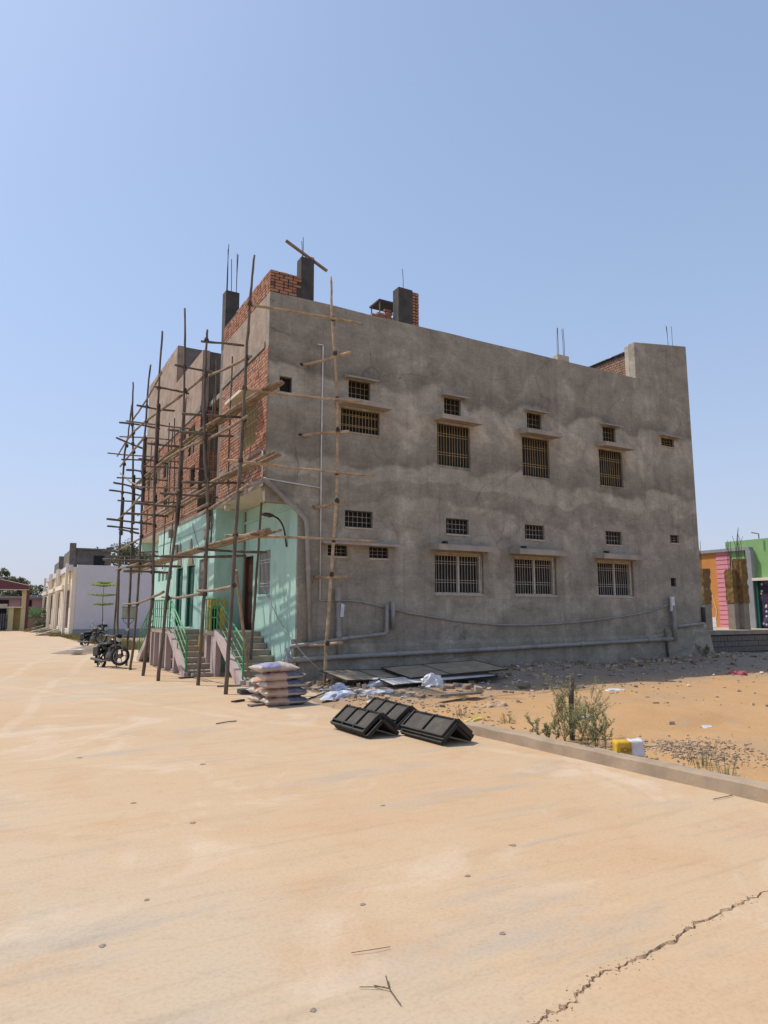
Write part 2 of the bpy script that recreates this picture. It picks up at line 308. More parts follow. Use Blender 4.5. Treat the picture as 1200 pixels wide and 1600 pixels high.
# ------------------------------------------------------------------ mesh helpers
class MB:
    def __init__(s): s.v = []; s.f = []
    def add(s, vs, fs):
        o = len(s.v); s.v += [tuple(p) for p in vs]; s.f += [tuple(i + o for i in f) for f in fs]; return s
    def box(s, a, b, jit=0):
        x0, y0, z0 = a; x1, y1, z1 = b
        j = (lambda: rnd.uniform(-jit, jit)) if jit else (lambda: 0)
        vs = [(x + j(), y + j(), z + j()) for z in (z0, z1) for x, y in ((x0, y0), (x1, y0), (x1, y1), (x0, y1))]
        return s.add(vs, [(3, 2, 1, 0), (4, 5, 6, 7), (0, 1, 5, 4), (1, 2, 6, 5), (2, 3, 7, 6), (3, 0, 4, 7)])
    def obox(s, c, half, M):
        c = Vector(c)
        vs = [c + M @ Vector((sx * half[0], sy * half[1], sz * half[2])) for sz in (-1, 1) for sx, sy in ((-1, -1), (1, -1), (1, 1), (-1, 1))]
        return s.add(vs, [(3, 2, 1, 0), (4, 5, 6, 7), (0, 1, 5, 4), (1, 2, 6, 5), (2, 3, 7, 6), (3, 0, 4, 7)])
    def beam(s, a, b, w, h, up=(0, 0, 1)):
        a = Vector(a); b = Vector(b); d = (b - a); L = d.length; d.normalize(); u = Vector(up)
        if abs(d.dot(u)) > 0.98: u = Vector((1, 0, 0))
        r = d.cross(u).normalized(); u = r.cross(d)
        return s.obox((a + b) / 2, (L / 2, w / 2, h / 2), Matrix((d, r, u)).transposed())
    def tube(s, pts, rad, n=8, cap=True, jit=0):
        pts = [Vector(p) for p in pts]; m = len(pts)
        rs = rad if isinstance(rad, (list, tuple)) else [rad] * m
        d0 = (pts[1] - pts[0]).normalized(); u = Vector((0, 0, 1)) if abs(d0.z) < 0.9 else Vector((1, 0, 0))
        vs = []
        for i, p in enumerate(pts):
            d = (pts[min(i + 1, m - 1)] - pts[max(i - 1, 0)]).normalized()
            r = d.cross(u).normalized(); u = r.cross(d).normalized()
            for k in range(n):
                t = 2 * math.pi * k / n; q = rs[i] * (1 + (rnd.uniform(-jit, jit) if jit else 0))
                vs.append(p + r * (q * math.cos(t)) + u * (q * math.sin(t)))
        fs = [(i * n + k, i * n + (k + 1) % n, (i + 1) * n + (k + 1) % n, (i + 1) * n + k) for i in range(m - 1) for k in range(n)]
        if cap: fs += [tuple(range(n - 1, -1, -1)), tuple(range((m - 1) * n, m * n))]
        return s.add(vs, fs)
    def lathe(s, prof, c, axis, n=20):
        a = Vector(axis).normalized(); u = a.orthogonal().normalized(); w = a.cross(u); c = Vector(c)
        vs = [c + a * h + (u * math.cos(2 * math.pi * k / n) + w * math.sin(2 * math.pi * k / n)) * r for r, h in prof for k in range(n)]
        m = len(prof)
        return s.add(vs, [(i * n + k, i * n + (k + 1) % n, (i + 1) * n + (k + 1) % n, (i + 1) * n + k) for i in range(m - 1) for k in range(n)])
    def torus(s, c, axis, Rr, r, n=24, k=8):
        return s.lathe([(Rr + r * math.cos(2 * math.pi * i / k), r * math.sin(2 * math.pi * i / k)) for i in range(k + 1)], c, axis, n)
    def prism(s, poly, fn, d):
        n = len(poly); vs = [fn(u, v, 0) for u, v in poly] + [fn(u, v, d) for u, v in poly]
        return s.add(vs, [tuple(range(n)), tuple(range(2 * n - 1, n - 1, -1))] + [(i, i + n, (i + 1) % n + n, (i + 1) % n) for i in range(n)])
    def mesh(s, name, fix=True, smooth=False):
        me = bpy.data.meshes.new(name); me.from_pydata(s.v, [], s.f)
        if fix:
            bm = bmesh.new(); bm.from_mesh(me); bmesh.ops.recalc_face_normals(bm, faces=bm.faces); bm.to_mesh(me); bm.free()
        if smooth: me.shade_smooth()
        return me
    def build(s, name, mat, parent=None, smooth=False, fix=True, bevel=0):
        return ob(name, s.mesh(name, fix, smooth), mat, parent, bevel)
def ob(name, me, mat, parent=None, bevel=0):
    o = bpy.data.objects.new(name, me); COL.objects.link(o)
    if mat is not None and not me.materials: me.materials.append(mat)
    if parent is not None: o.parent = parent
    if bevel:
        b = o.modifiers.new('bevel', 'BEVEL'); b.width = bevel; b.segments = 2; b.limit_method = 'ANGLE'
    return o
def tag(o, label=None, cat=None, group=None, kind=None):
    if label: o['label'] = label
    if cat: o['category'] = cat
    if group: o['group'] = group
    if kind: o['kind'] = kind
    return o
def empty(name, loc=(0, 0, 0), rz=0, label=None, cat=None, group=None):
    o = bpy.data.objects.new(name, None); COL.objects.link(o); o.location = loc; o.rotation_euler = (0, 0, rz)
    o.empty_display_size = 0.2
    return tag(o, label, cat, group)
def bx(name, a, b, mat, parent=None, bevel=0, jit=0): return MB().box(a, b, jit).build(name, mat, parent, bevel=bevel)
def holed(fn, u0, u1, v0, v1, holes, t, step=None):
    us = {u0, u1}; vs = {v0, v1}
    for a, b, c, d in holes:
        us |= {max(u0, a), min(u1, b)}; vs |= {max(v0, c), min(v1, d)}
    us = sorted(us); vs = sorted(vs)
    solid = lambda i, j: 0 <= i < len(us) - 1 and 0 <= j < len(vs) - 1 and not any(
        a < (us[i] + us[i + 1]) / 2 < b and c < (vs[j] + vs[j + 1]) / 2 < d for a, b, c, d in holes)
    m = MB(); ix = {}
    def V(i, j, w):
        k = (i, j, w)
        if k not in ix: ix[k] = len(m.v); m.v.append(tuple(fn(us[i], vs[j], w * t)))
        return ix[k]
    for i in range(len(us) - 1):
        for j in range(len(vs) - 1):
            if not solid(i, j): continue
            m.f.append((V(i, j, 0), V(i + 1, j, 0), V(i + 1, j + 1, 0), V(i, j + 1, 0)))
            m.f.append((V(i, j, 1), V(i, j + 1, 1), V(i + 1, j + 1, 1), V(i + 1, j, 1)))
            if not solid(i - 1, j): m.f.append((V(i, j, 0), V(i, j + 1, 0), V(i, j + 1, 1), V(i, j, 1)))
            if not solid(i + 1, j): m.f.append((V(i + 1, j, 0), V(i + 1, j, 1), V(i + 1, j + 1, 1), V(i + 1, j + 1, 0)))
            if not solid(i, j - 1): m.f.append((V(i, j, 0), V(i, j, 1), V(i + 1, j, 1), V(i + 1, j, 0)))
            if not solid(i, j + 1): m.f.append((V(i, j + 1, 0), V(i + 1, j + 1, 0), V(i + 1, j + 1, 1), V(i, j + 1, 1)))
    return m
def smoothpath(pts, k=5, wob=0.0):
    P = [Vector(p) for p in pts]; out = []
    for i in range(len(P) - 1):
        p0 = P[max(i - 1, 0)]; p1 = P[i]; p2 = P[i + 1]; p3 = P[min(i + 2, len(P) - 1)]
        for j in range(k):
            t = j / k
            q = 0.5 * ((2 * p1) + (p2 - p0) * t + (2 * p0 - 5 * p1 + 4 * p2 - p3) * t * t + (3 * p1 - p0 - 3 * p2 + p3) * t ** 3)
            if wob: q = q + Vector((rnd.uniform(-wob, wob), rnd.uniform(-wob, wob), rnd.uniform(-wob, wob)))
            out.append(q)
    out.append(P[-1]); return out

# ------------------------------------------------------------------ ground, road with its crack, sand plot
mb = MB(); mb.add([(-1500, -1500, -0.12), (1500, -1500, -0.12), (1500, 1500, -0.12), (-1500, 1500, -0.12)], [(0, 1, 2, 3)])
EARTH = simple('dry_earth', (0.36, 0.25, 0.15), 0.95, 0.25, 0.5, 0.3, 15, dirt=(0.26, 0.2, 0.12))
tag(mb.build('ground', EARTH, fix=False), kind='structure')
HAIR = [(-3.11, -10.42), (-3.06, -10.90), (-3.03, -11.34), (-3.0, -11.65), (-2.97, -11.88), (-2.95, -11.97)]
crackc = [(-1.55, -11.90), (-1.94, -11.94), (-2.19, -11.96), (-2.45, -11.99), (-2.73, -12.02), (-2.92, -12.07), (-3.18, -12.10), (-3.30, -12.12), (-3.47, -12.12), (-3.62, -12.17), (-3.76, -12.23), (-3.88, -12.24), (-4.02, -12.27), (-4.2, -12.33)]
pts = smoothpath([(x, y, 0) for x, y in crackc], 9)
up, lo = [], []
for i, p in enumerate(pts):
    t = i / (len(pts) - 1)
    w = (0.003 + 0.030 * abs(noise.noise((i * 0.23, 3.1, 0))) ** 1.3) * (0.25 if 0 else 1) * min(1, 6 * t, 6 * (1 - t)) + 0.0012
    dy = 0.026 * noise.noise((i * 0.35, 0, 0)) + 0.016 * noise.noise((i * 1.1, 5, 0))
    e_ = min(1, 5 * t, 5 * (1 - t)); up.append((p.x, p.y + dy + w + 0.010 * e_ * rnd.random() ** 2)); lo.append((p.x, p.y + dy - w - 0.010 * e_ * rnd.random() ** 2))
hole = up + lo[::-1]
hair = smoothpath([(x, y, 0) for x, y in HAIR], 6)
hup = [(p.x, p.y + .02 * noise.noise((i * .3, 8, 0)) + .0016) for i, p in enumerate(hair)]; hlo = [(x, y - .0032 * (1 - abs(2 * i / (len(hup) - 1) - 1) ** 4) - .0002) for i, (x, y) in enumerate(hup)]
hole2 = hup + hlo[::-1]
outer = [(-60, -60), (-0.05, -60), (-0.05, -6.9), (-0.35, -6.0), (-0.8, -4.6), (-0.9, -3.4), (-0.75, -2.4), (0.4, -1.2), (0.4, 15.2), (-0.9, 18), (-1.9, 26), (-2.1, 36), (-2.9, 48), (-3.2, 56), (-60, 56)]
bm = bmesh.new(); es = []
for loop in (outer, hole, hole2):
    vs = [bm.verts.new((x, y, 0)) for x, y in loop]
    es += [bm.edges.new((vs[i], vs[(i + 1) % len(vs)])) for i in range(len(vs))]
bmesh.ops.triangle_fill(bm, edges=es, use_beauty=True, use_dissolve=False)
for f in bm.faces:
    if f.normal.z < 0: f.normal_flip()
me = bpy.data.meshes.new('road'); bm.to_mesh(me); bm.free()
road = tag(ob('road', me, ROAD), kind='structure')
mb = MB(); n = len(up)
for i in range(n - 1):
    a, b, c, d = up[i], up[i + 1], lo[i + 1], lo[i]
    mid = ((a[0] + d[0]) / 2, (a[1] + d[1]) / 2); mid2 = ((b[0] + c[0]) / 2, (b[1] + c[1]) / 2)
    z = -0.006 - 0.010 * rnd.random()
    mb.add([(*a, 0), (*b, 0), (*mid2, z), (*mid, z)], [(0, 1, 2, 3)]); mb.add([(*mid, z), (*mid2, z), (*c, 0), (*d, 0)], [(0, 1, 2, 3)])
mb.build('crack', CRACK, road, fix=False)
mb = MB()
for i in range(len(hup) - 1): mb.add([(*hup[i], -.006), (*hup[i + 1], -.006), (*hlo[i + 1], -.006), (*hlo[i], -.006)], [(0, 1, 2, 3)])
mb.build('hairline_crack', CRACK, road, fix=False)
mb = MB()                                     # crumbs broken off along the crack
for i in range(200):
    p = pts[rnd.randrange(len(pts))]; r = rnd.uniform(0.001, 0.0038)
    c = Vector((p.x + rnd.uniform(-.04, .04), p.y + rnd.gauss(0, 0.024), r * 0.3))
    mb.obox(c, (r, r * rnd.uniform(.6, 1.2), r * 0.6), Matrix.Rotation(rnd.random() * 6, 3, 'Z'))
tag(mb.build('crumbs', CRACK, road, fix=False), kind='stuff')

def edge_x(y):
    if y < -6.9: return -0.12
    if y < -3.4: return -0.12 + (y + 6.9) / 3.5 * (-0.85)
    if y < -1: return -0.97 + (y + 3.4) / 2.4 * 0.9
    return -0.05
def terr(x, y):
    d = x - edge_x(y) + 0.22 * noise.noise((x * 1.3, y * 1.3, 2.0))
    k = max(0, min(1, d / 0.7)); k = k * k * (3 - 2 * k)
    n1 = noise.noise((x * 0.5, y * 0.5, 0)); n2 = noise.noise((x * 1.7, y * 1.7, 4)); n3 = noise.noise((x * 5, y * 5, 9))
    h = 0.05 + 0.05 * n1 + 0.03 * n2 + 0.012 * n3
    wall = max(0, min(1, (y + 3.4) / 3.0)) if x > -0.5 else 0
    h += 0.16 * wall * wall * (3 - 2 * wall) * (0.8 + 0.5 * n1)
    far = max(0, 1 - ((x - 13.6) / 2.6) ** 2 - ((y + 0.9) / 1.5) ** 2); h += 0.14 * far
    hill = max(0, 1 - ((x - 2.6) / 2.2) ** 2 - ((y + 7.2) / 1.1) ** 2); h += 0.10 * hill
    return -0.03 + (h + 0.03) * k
mb = MB(); x = -1.6; xs = []
while x < 30: xs.append(x); x += 0.09 if x < 9 else 0.16 if x < 18 else 0.6
y = -14.0; ys = []
while y < 1.3: ys.append(y); y += 0.09
for yy in ys:
    for xx in xs: mb.v.append((xx, yy, terr(xx, yy)))
nx = len(xs)
mb.f = [(j * nx + i, j * nx + i + 1, (j + 1) * nx + i + 1, (j + 1) * nx + i) for j in range(len(ys) - 1) for i in range(nx - 1)]
tag(mb.build('sand_plot', SAND, smooth=True, fix=False), kind='structure')

# kerb of the sand plot
mb = MB(); nk = 90
for i in range(nk + 1):
    y = -6.75 - i * 0.09
    o = 0.010 * noise.noise((y * 1.5, 0, 0)); t = 0.008 * noise.noise((y * 2.2, 7, 0)); ch = 0.012 * max(0, noise.noise((y * 4, 3, 0)))
    xb = -0.34 + (min(-7.0, y) + 7.0) / -3.9 * 0.2
    mb.v += [(xb + o, y, -0.05), (xb + o + .004, y, 0.115 + t - ch), (xb + 0.015 + o + ch, y, 0.13 + t), (xb + 0.16 + o, y, 0.13 + t), (xb + 0.17 + o, y, -0.05)]
for i in range(nk): mb.f += [(i * 5 + k, i * 5 + k + 1, (i + 1) * 5 + k + 1, (i + 1) * 5 + k) for k in range(4)]
mb.f += [(0, 1, 2, 3, 4)]
tag(mb.build('kerb', KERB), kind='structure')

# rubble lying loose on the plot
mb = MB()
def stone(mb, x, y, z, r):
    M = Matrix.Rotation(rnd.random() * 6.28, 3, 'Z') @ Matrix.Rotation(rnd.uniform(-.5, .5), 3, 'X')
    hs = (r, r * rnd.uniform(.5, .9), r * rnd.uniform(.35, .7)); c = Vector((x, y, z + hs[2] * 0.5))
    vs = [c + M @ Vector((sx * hs[0] * rnd.uniform(.6, 1), sy * hs[1] * rnd.uniform(.6, 1), sz * hs[2] * rnd.uniform(.6, 1))) for sz in (-1, 1) for sx, sy in ((-1, -1), (1, -1), (1, 1), (-1, 1))]
    mb.add(vs, [(3, 2, 1, 0), (4, 5, 6, 7), (0, 1, 5, 4), (1, 2, 6, 5), (2, 3, 7, 6), (3, 0, 4, 7)])
for i in range(1500):
    x = rnd.uniform(-0.9, 16); y = -abs(rnd.gauss(0, 1)) * 3.2 - 0.2
    if x < edge_x(y) + 0.1 or y < -12: continue
    stone(mb, x, y, terr(x, y), rnd.choice((.010, .012, .015, .02, .02, .03, .045)) * rnd.uniform(.6, 1.3))
for i in range(900):                          # grey gravel patch
    x = 0.95 + rnd.gauss(0, 0.42); y = -9.35 + rnd.gauss(0, 0.34)
    if x < 0.1: continue
    stone(mb, x, y, terr(x, y), rnd.uniform(.008, .018))
for i in range(500):
    x = rnd.gauss(0.1, 0.5); y = rnd.uniform(-8.2, -3.4)
    if x < edge_x(y): continue
    stone(mb, x, y, terr(x, y), rnd.uniform(.008, .024))
for i in range(260):                          # broken lumps against the wall foot
    x = rnd.uniform(-.3, 14.5); y = -.25 - abs(rnd.gauss(0, .9)); stone(mb, x, y, terr(x, y), rnd.uniform(.03, .10))
for i in range(60):
    x = rnd.uniform(-.3, 5.0); y = rnd.uniform(-4.2, -1.2); stone(mb, x, y, terr(x, y), rnd.uniform(.04, .11))
tag(mb.build('rubble', STONE, fix=False), 'loose grey stones and gravel scattered over the sand plot', 'rubble', kind='stuff')

# ------------------------------------------------------------------ the unfinished building
B = empty('unfinished_building', (0, 0, 0), 0, 'two-storey grey plastered building under construction with bare brick front and teal ground floor', 'building')
XF = -0.82
WIN = []      # (x0,x1,z0,z1,kind)
for a, b in ((1.26, 1.86), (4.09, 4.63), (6.95, 7.50), (9.97, 10.53)): WIN.append((a, b, 6.79, 7.27, 'vent_y'))
WIN += [(-0.53, -0.22, 6.68, 7.05, 'hole'), (12.65, 13.28, 6.98, 7.26, 'vent_y'), (1.06, 2.13, 5.95, 6.53, 'grille_y')]
for a, b in ((3.86, 4.92), (6.73, 7.75), (9.76, 10.78)): WIN.append((a, b, 5.40, 6.53, 'grille_y'))
for a, b in ((1.19, 1.94), (4.10, 4.83), (6.75, 7.46), (9.89, 10.58)): WIN.append((a, b, 3.61, 4.01, 'vent_w'))
WIN += [(12.80, 13.22, 3.80, 4.05, 'vent_w'), (12.71, 12.97, 2.40, 2.67, 'hole'), (0.75, 1.26, 2.90, 3.16, 'vent_w'), (1.85, 2.38, 2.89, 3.16, 'vent_w')]
for a, b in ((3.74, 5.28), (6.33, 7.86), (9.49, 11.0)): WIN.append((a, b, 2.06, 3.13, 'big'))
holes = [w[:4] for w in WIN] + [(-2, 0.0, -2, 4.06), (-2, 11.6, 9.08, 20)]
mb = holed(lambda u, v, w: (u, w, v), XF, 14.2, -0.4, 10.3, holes, 0.23)
mb.v = [(x, y, z + (max(0, x - 11.6) / 2.6 * 0.36 if z > 10 else 0) + (0.02 * noise.noise((x * .8, 0, 0)) if abs(z - 9.08) < .01 else 0)) for x, y, z in mb.v]
mb.build('side_wall', PL, B, bevel=0.008)
# plinth thickening, battered at the far end
mb = MB(); prof = [(-0.003, 0.91), (-0.055, 0.87), (-0.075, 0.80), (-0.085, -0.3)]
for i in range(60):
    x = 0.02 + 11.85 * i / 59; k = 0.012 * noise.noise((x * 1.2, 2, 0))
    mb.v += [(x, y + (k if y < -.01 else 0), z + k * .8) for y, z in prof]
mb.f = [(i * 4 + k, (i + 1) * 4 + k, (i + 1) * 4 + k + 1, i * 4 + k + 1) for i in range(59) for k in range(3)] + [(0, 1, 2, 3), (236, 237, 238, 239)]
mb.build('plinth_band', PL, B)
mb = MB(); mb.add([(12.25, -0.003, 1.12), (14.22, -0.003, 1.12), (14.22, 3.0, 1.12), (12.28, -0.10, 0.98), (14.32, -0.10, 0.98), (14.32, 3.0, .98), (12.30, -0.16, -.3), (14.50, -0.20, -.3), (14.50, 3.0, -.3)],
                  [(0, 1, 4, 3), (3, 4, 7, 6), (1, 2, 5, 4), (4, 5, 8, 7), (0, 3, 6)])
mb.build('plinth_buttress', PL, B)
# other outer walls, slabs
bx('end_wall', (13.97, 0.232, -0.4), (14.2, 15.2, 9.06), PL, B)
bx('rear_wall', (-0.3, 15.0, -0.4), (13.968, 15.23, 9.06), PL, B)
bx('floor_slab', (0.24, 0.24, 0.9), (13.96, 14.99, 1.1), CONC, B)
bx('roof_slab', (XF + 0.26, 0.24, 7.9), (13.96, 14.99, 8.05), CONC, B)
# windows
def window(x0, x1, z0, z1, kind):
    big = kind == 'big'; fw = 0.035 if big else 0.025; yf = 0.07
    fm = GRILLW if kind == 'big' else CONCD
    mb = MB(); e = 0.002
    for a, b in (((x0 + e, z0 + e), (x0 + fw, z1 - e)), ((x1 - fw, z0 + e), (x1 - e, z1 - e)), ((x0 + fw, z0 + e), (x1 - fw, z0 + fw)), ((x0 + fw, z1 - fw), (x1 - fw, z1 - e))):
        mb.box((a[0], yf, a[1]), (b[0], yf + 0.05, b[1]))
    if big: mb.box(((x0 + x1) / 2 - .025, yf - .004, z0 + fw), ((x0 + x1) / 2 + .025, yf + .054, z1 - fw))
    w = mb.build('window', fm, B)
    pane = MB().box((x0 + .003, yf + 0.09, z0 + .003), (x1 - .003, yf + 0.12, z1 - .003)).build('shutter_or_dark_pane', UNLIT if kind != 'hole' else DARK, w)  # near-black sheet stands in for the unlit room behind the bars
    if kind == 'hole': return
    if big:
        mb = MB(); mb.box((x0 + fw + .002, yf - .012, z1 - fw - .06), (x1 - fw - .05, yf + .04, z1 - fw - .002)); mb.build('top_rail', GRILLY, w)
        mb = MB(); mb.box((x1 - .11, yf - .03, z0 + fw + .01), (x1 - .075, yf + .06, z1 - fw - .01)); mb.build('leaf_edge', GRILLW, w)
    W_ = x1 - x0; H = z1 - z0
    nb = int(W_ / 0.088) if H > 0.5 else max(3, int(W_ / 0.11))
    me = MB().tube([(0, 0, z0 + fw), (0, 0, z1 - fw)], 0.0062 if H > .5 else .0045, 6).mesh('bar'); me.materials.append(GRILLY if kind.endswith('_y') else GRILLW)
    for i in range(1, nb):
        o = ob('bar', me, None, w); o.location = (x0 + W_ * i / nb + rnd.uniform(-.006, .006), yf + 0.02, 0)
    zs = [z0 + H * .27, z0 + H * .33, z0 + H * .72, z0 + H * .78] if H > 0.5 else [z0 + H * k for k in (.33, .66)]
    for z in zs:
        MB().beam((x0 + fw, yf + .012, z), (x1 - fw, yf + .012, z), .006, .010 if H > .5 else .007).build('cross_bar', GRILLY if kind.endswith('_y') else GRILLW, w)
    if kind != 'grille_y' or True:
        bx('sill', (x0 - .0, -0.018, z0 - .045), (x1 + .0, 0.0 - .002, z0 - .003), CONCP if kind in ('big', 'vent_w') else PL, w, jit=.003)
for w in WIN: window(*w)
# sunshades over the windows
def shade(x0, x1, z, d=0.34, t=0.075, mat=SHADE, tilt=0.04):
    mb = MB(); m = 10
    for i in range(m + 1):
        x = x0 + (x1 - x0) * i / m; k = .008 * noise.noise((x * 3, z, 0))
        mb.v += [(x, -.001, z), (x, -d + k, z - tilt + k * .5), (x, -d + k, z - tilt + t), (x, -.001, z + t + .04)]
    for i in range(m): mb.f += [(i * 4 + k, (i + 1) * 4 + k, (i + 1) * 4 + (k + 1) % 4, i * 4 + (k + 1) % 4) for k in range(4)]
    mb.f += [(0, 1, 2, 3), (m * 4, m * 4 + 1, m * 4 + 2, m * 4 + 3)]
    return mb.build('sunshade', mat, B)
for a, b in ((1.06, 2.13), (3.86, 4.92), (6.73, 7.75), (9.76, 10.78)): shade(a - .12, b + .14, 6.575, .42, .125)
for a, b in ((1.26, 1.86), (4.09, 4.63), (6.95, 7.50), (9.97, 10.53), (12.65, 13.28)): shade(a - .12, b + .12, 7.30, .24, .035, SHADE, 0.05)
for a, b in ((3.74, 5.28), (6.33, 7.86), (9.49, 11.0)): shade(a - .16, b + .16, 3.175, .44, .135)
shade(0.55, 2.6, 3.2, .26, .05)
# little dark stub pipes above the big windows
for x in (4.0, 6.62, 9.8):
    MB().tube([(x, 0.02, 3.36), (x, -0.16, 3.35)], .045, 10).build('stub_pipe', BLACK, B)
# putlog holes knocked through the plaster
for x, z, r in ((0.02, 7.41, .17), (0.0, 5.70, .15), (0.40, 4.01, .10), (0.42, 2.40, .10), (0.18, .87, .09), (0.50, 7.98, .07)):
    mb = MB(); n = 14; vs = []
    for ring, (k, y) in enumerate(((1.0, -.003), (.8, -.016), (.45, -.012), (.35, .0))):
        for i in range(n):
            t = 2 * math.pi * i / n; q = r * .72 * k * (1 + .75 * noise.noise((math.cos(t) * 2.3, math.sin(t) * 2.3, x * 9 + z)))
            vs.append((x + q * math.cos(t), y, z + .75 * q * math.sin(t)))
    fs = [(a * n + i, a * n + (i + 1) % n, (a + 1) * n + (i + 1) % n, (a + 1) * n + i) for a in range(3) for i in range(n)]
    mb.add(vs, fs); hp = mb.build('broken_patch', CONC, B)
    MB().add([vs[2 * n + i] for i in range(n)], [tuple(range(n))]).build('hole', DARK, hp)
# old plaster rings on the column strip
for x, z in ((2.80, 7.42), (3.22, 4.86), (2.65, 7.68)):
    MB().torus((x, 0.012, z), (0, 1, 0), .15, .022, 22, 6).build('plaster_ring', PL, B)

# ---- front: brick bays of the upper floor
def bricks_yz(x, y0, y1, z0, z1, holes=(), prot=0.012, L=0.23, Hc=0.083, jit=.004, out=None):
    """bricks of a wall that faces -X, list of (y0,y1,z0,z1) boxes"""
    r_ = []; z = z0; k = 0
    while z + Hc * .6 < z1:
        zt = min(z + Hc - .017 + rnd.uniform(-.003, .003), z1); header = k % 2
        y = y0 - (0 if not header else L * .25)
        while y < y1:
            l = L if not header else L * .5
            a, b = max(y, y0), min(y + l - .018, y1)
            if b - a > .03:
                cy, cz = (a + b) / 2, (z + zt) / 2
                if not any(h[0] - .02 < cy < h[1] + .02 and h[2] - .02 < cz < h[3] + .02 for h in holes): r_.append((a, b, z, zt))
            y += l
        z += Hc; k += 1
    return r_
BAYS = [('right', 0.0, 3.78, 4.50, 7.75, [(0.73, 1.83, 5.55, 6.72)]),
        ('mid', 6.06, 9.72, 4.50, 7.75, [(6.7, 7.5, 6.55, 7.45), (7.9, 8.9, 6.55, 7.45), (6.5, 7.1, 5.5, 6.1)]),
        ('far', 9.72, 15.0, 4.50, 7.75, [(10.3, 11.2, 6.5, 7.4), (11.8, 12.8, 6.5, 7.4), (13.4, 14.3, 6.5, 7.4), (10.4, 11.0, 5.45, 6.1), (12.2, 12.9, 5.45, 6.1)])]
for nm, y0, y1, z0, z1, hs in BAYS:
    m0 = 0.24 if nm == 'right' else y0
    core = holed(lambda u, v, w: (XF + .014 + w, u, v), m0 if nm == 'right' else y0, y1, z0, z1, hs, 0.2).build('brick_wall', MORTAR, B)
    mb = MB()
    for a, b, c, d in bricks_yz(XF, m0, y1, z0, z1, hs):
        p = rnd.uniform(-.004, .006)
        mb.box((XF - .001 + p, a, c), (XF + .02, b, d), .003)
    tag(mb.build('brickwork', BRICKF, core, fix=False), kind='stuff')
    # plaster lift above, with lintel beam under it
    top = 9.06 if nm == 'right' else (9.72 if nm == 'mid' else 11.15)
    bx('lintel_band', (XF - .03, m0, z1 + .003), (XF + .2, y1, z1 + .15), CONC, B, jit=.004)
    mb = MB(); nyy = max(4, int((y1 - m0) / .25)); nz = 8
    for j in range(nz + 1):
        for i in range(nyy + 1):
            y = m0 + (y1 - m0) * i / nyy; z = z1 + .153 + (top - z1 - .153) * j / nz
            mb.v.append((XF + .008 * noise.noise((y * 1.5, z * 1.5, 0)), y, z))
    for j in range(nz):
        for i in range(nyy): mb.f.append((j * (nyy + 1) + i, j * (nyy + 1) + i + 1, (j + 1) * (nyy + 1) + i + 1, (j + 1) * (nyy + 1) + i))
    mb.box((XF + .012, m0 + .001, z1 + .154), (XF + .22, y1 - .001, top - .001))
    mb.build('plaster_lift', PLF, B)
    # cement smeared sill band
    bx('sill_band', (XF - .012, m0 + .01, 5.28), (XF + .012, y1 - .01, 5.36), CONC, B, jit=.006)
# brick corner strip of the side wall end that faces the front
mb = MB()
for a, b, c, d in bricks_yz(XF, 0.004, 0.228, 4.5, 7.75): mb.box((XF - .012, a, c), (XF - .001, b, d), .002)
tag(mb.build('corner_brickwork', BRICKF, B, fix=False), kind='stuff')
# end face of the middle bay (seen through the gap) and the gap's walls
core = bx('brick_return', (XF + .235, 6.075, 4.5), (1.6, 6.27, 9.70), MORTAR, B)
mb = MB()
z = 4.5; k = 0
while z < 7.8:
    x = XF + .0 - (k % 2) * .1
    while x < 1.55:
        a = max(XF + .23, x)
        if x + .2 > a: mb.box((a, 6.060, z), (x + .215, 6.08, z + .07), .003)
        x += .23
    z += .083; k += 1
tag(mb.build('brickwork', BRICKF, core, fix=False), kind='stuff')
bx('gap_back_wall', (1.62, 3.6, 4.5), (1.82, 6.4, 9.06), GREYBLK, B)
bx('gap_side_wall', (XF + .235, 3.56, 4.5), (1.6, 3.775, 9.04), MORTAR, B)
bx('raised_end_wall', (XF + .236, 9.74, 7.9), (3.0, 9.95, 11.14), GREYBLK, B)
bx('raised_rear_wall', (2.8, 9.96, 7.9), (3.0, 14.9, 11.0), GREYBLK, B)
bx('tin_cover', (XF + .3, 9.9, 11.03), (3.1, 10.9, 11.08), CONCD, B, jit=.02)
# rough timber shutters in the brick bays
for nm, y0, y1, z0, z1, hs in BAYS[1:]:
    for a, b, c, d in hs:
        w = bx('window_opening', (XF + .12, a + .002, c + .002), (XF + .16, b - .002, d - .002), DARK, B)
        y = a + .04
        while y < b - .1 and d - c > .7:
            bx('board', (XF + .06 + rnd.uniform(-.02, .02), y, c + .01), (XF + .085, y + .09, d - .01), TIMBER, w); y += rnd.uniform(.14, .24)
bx('timber_screen', (XF + .26, 6.02, 6.55), (1.0, 6.045, 7.4), TIMBER, B)
for i in range(5): bx('screen_batten', (XF + .3 + i * .16, 5.995, 6.55), (XF + .35 + i * .16, 6.015, 7.42), TIMBER, B)
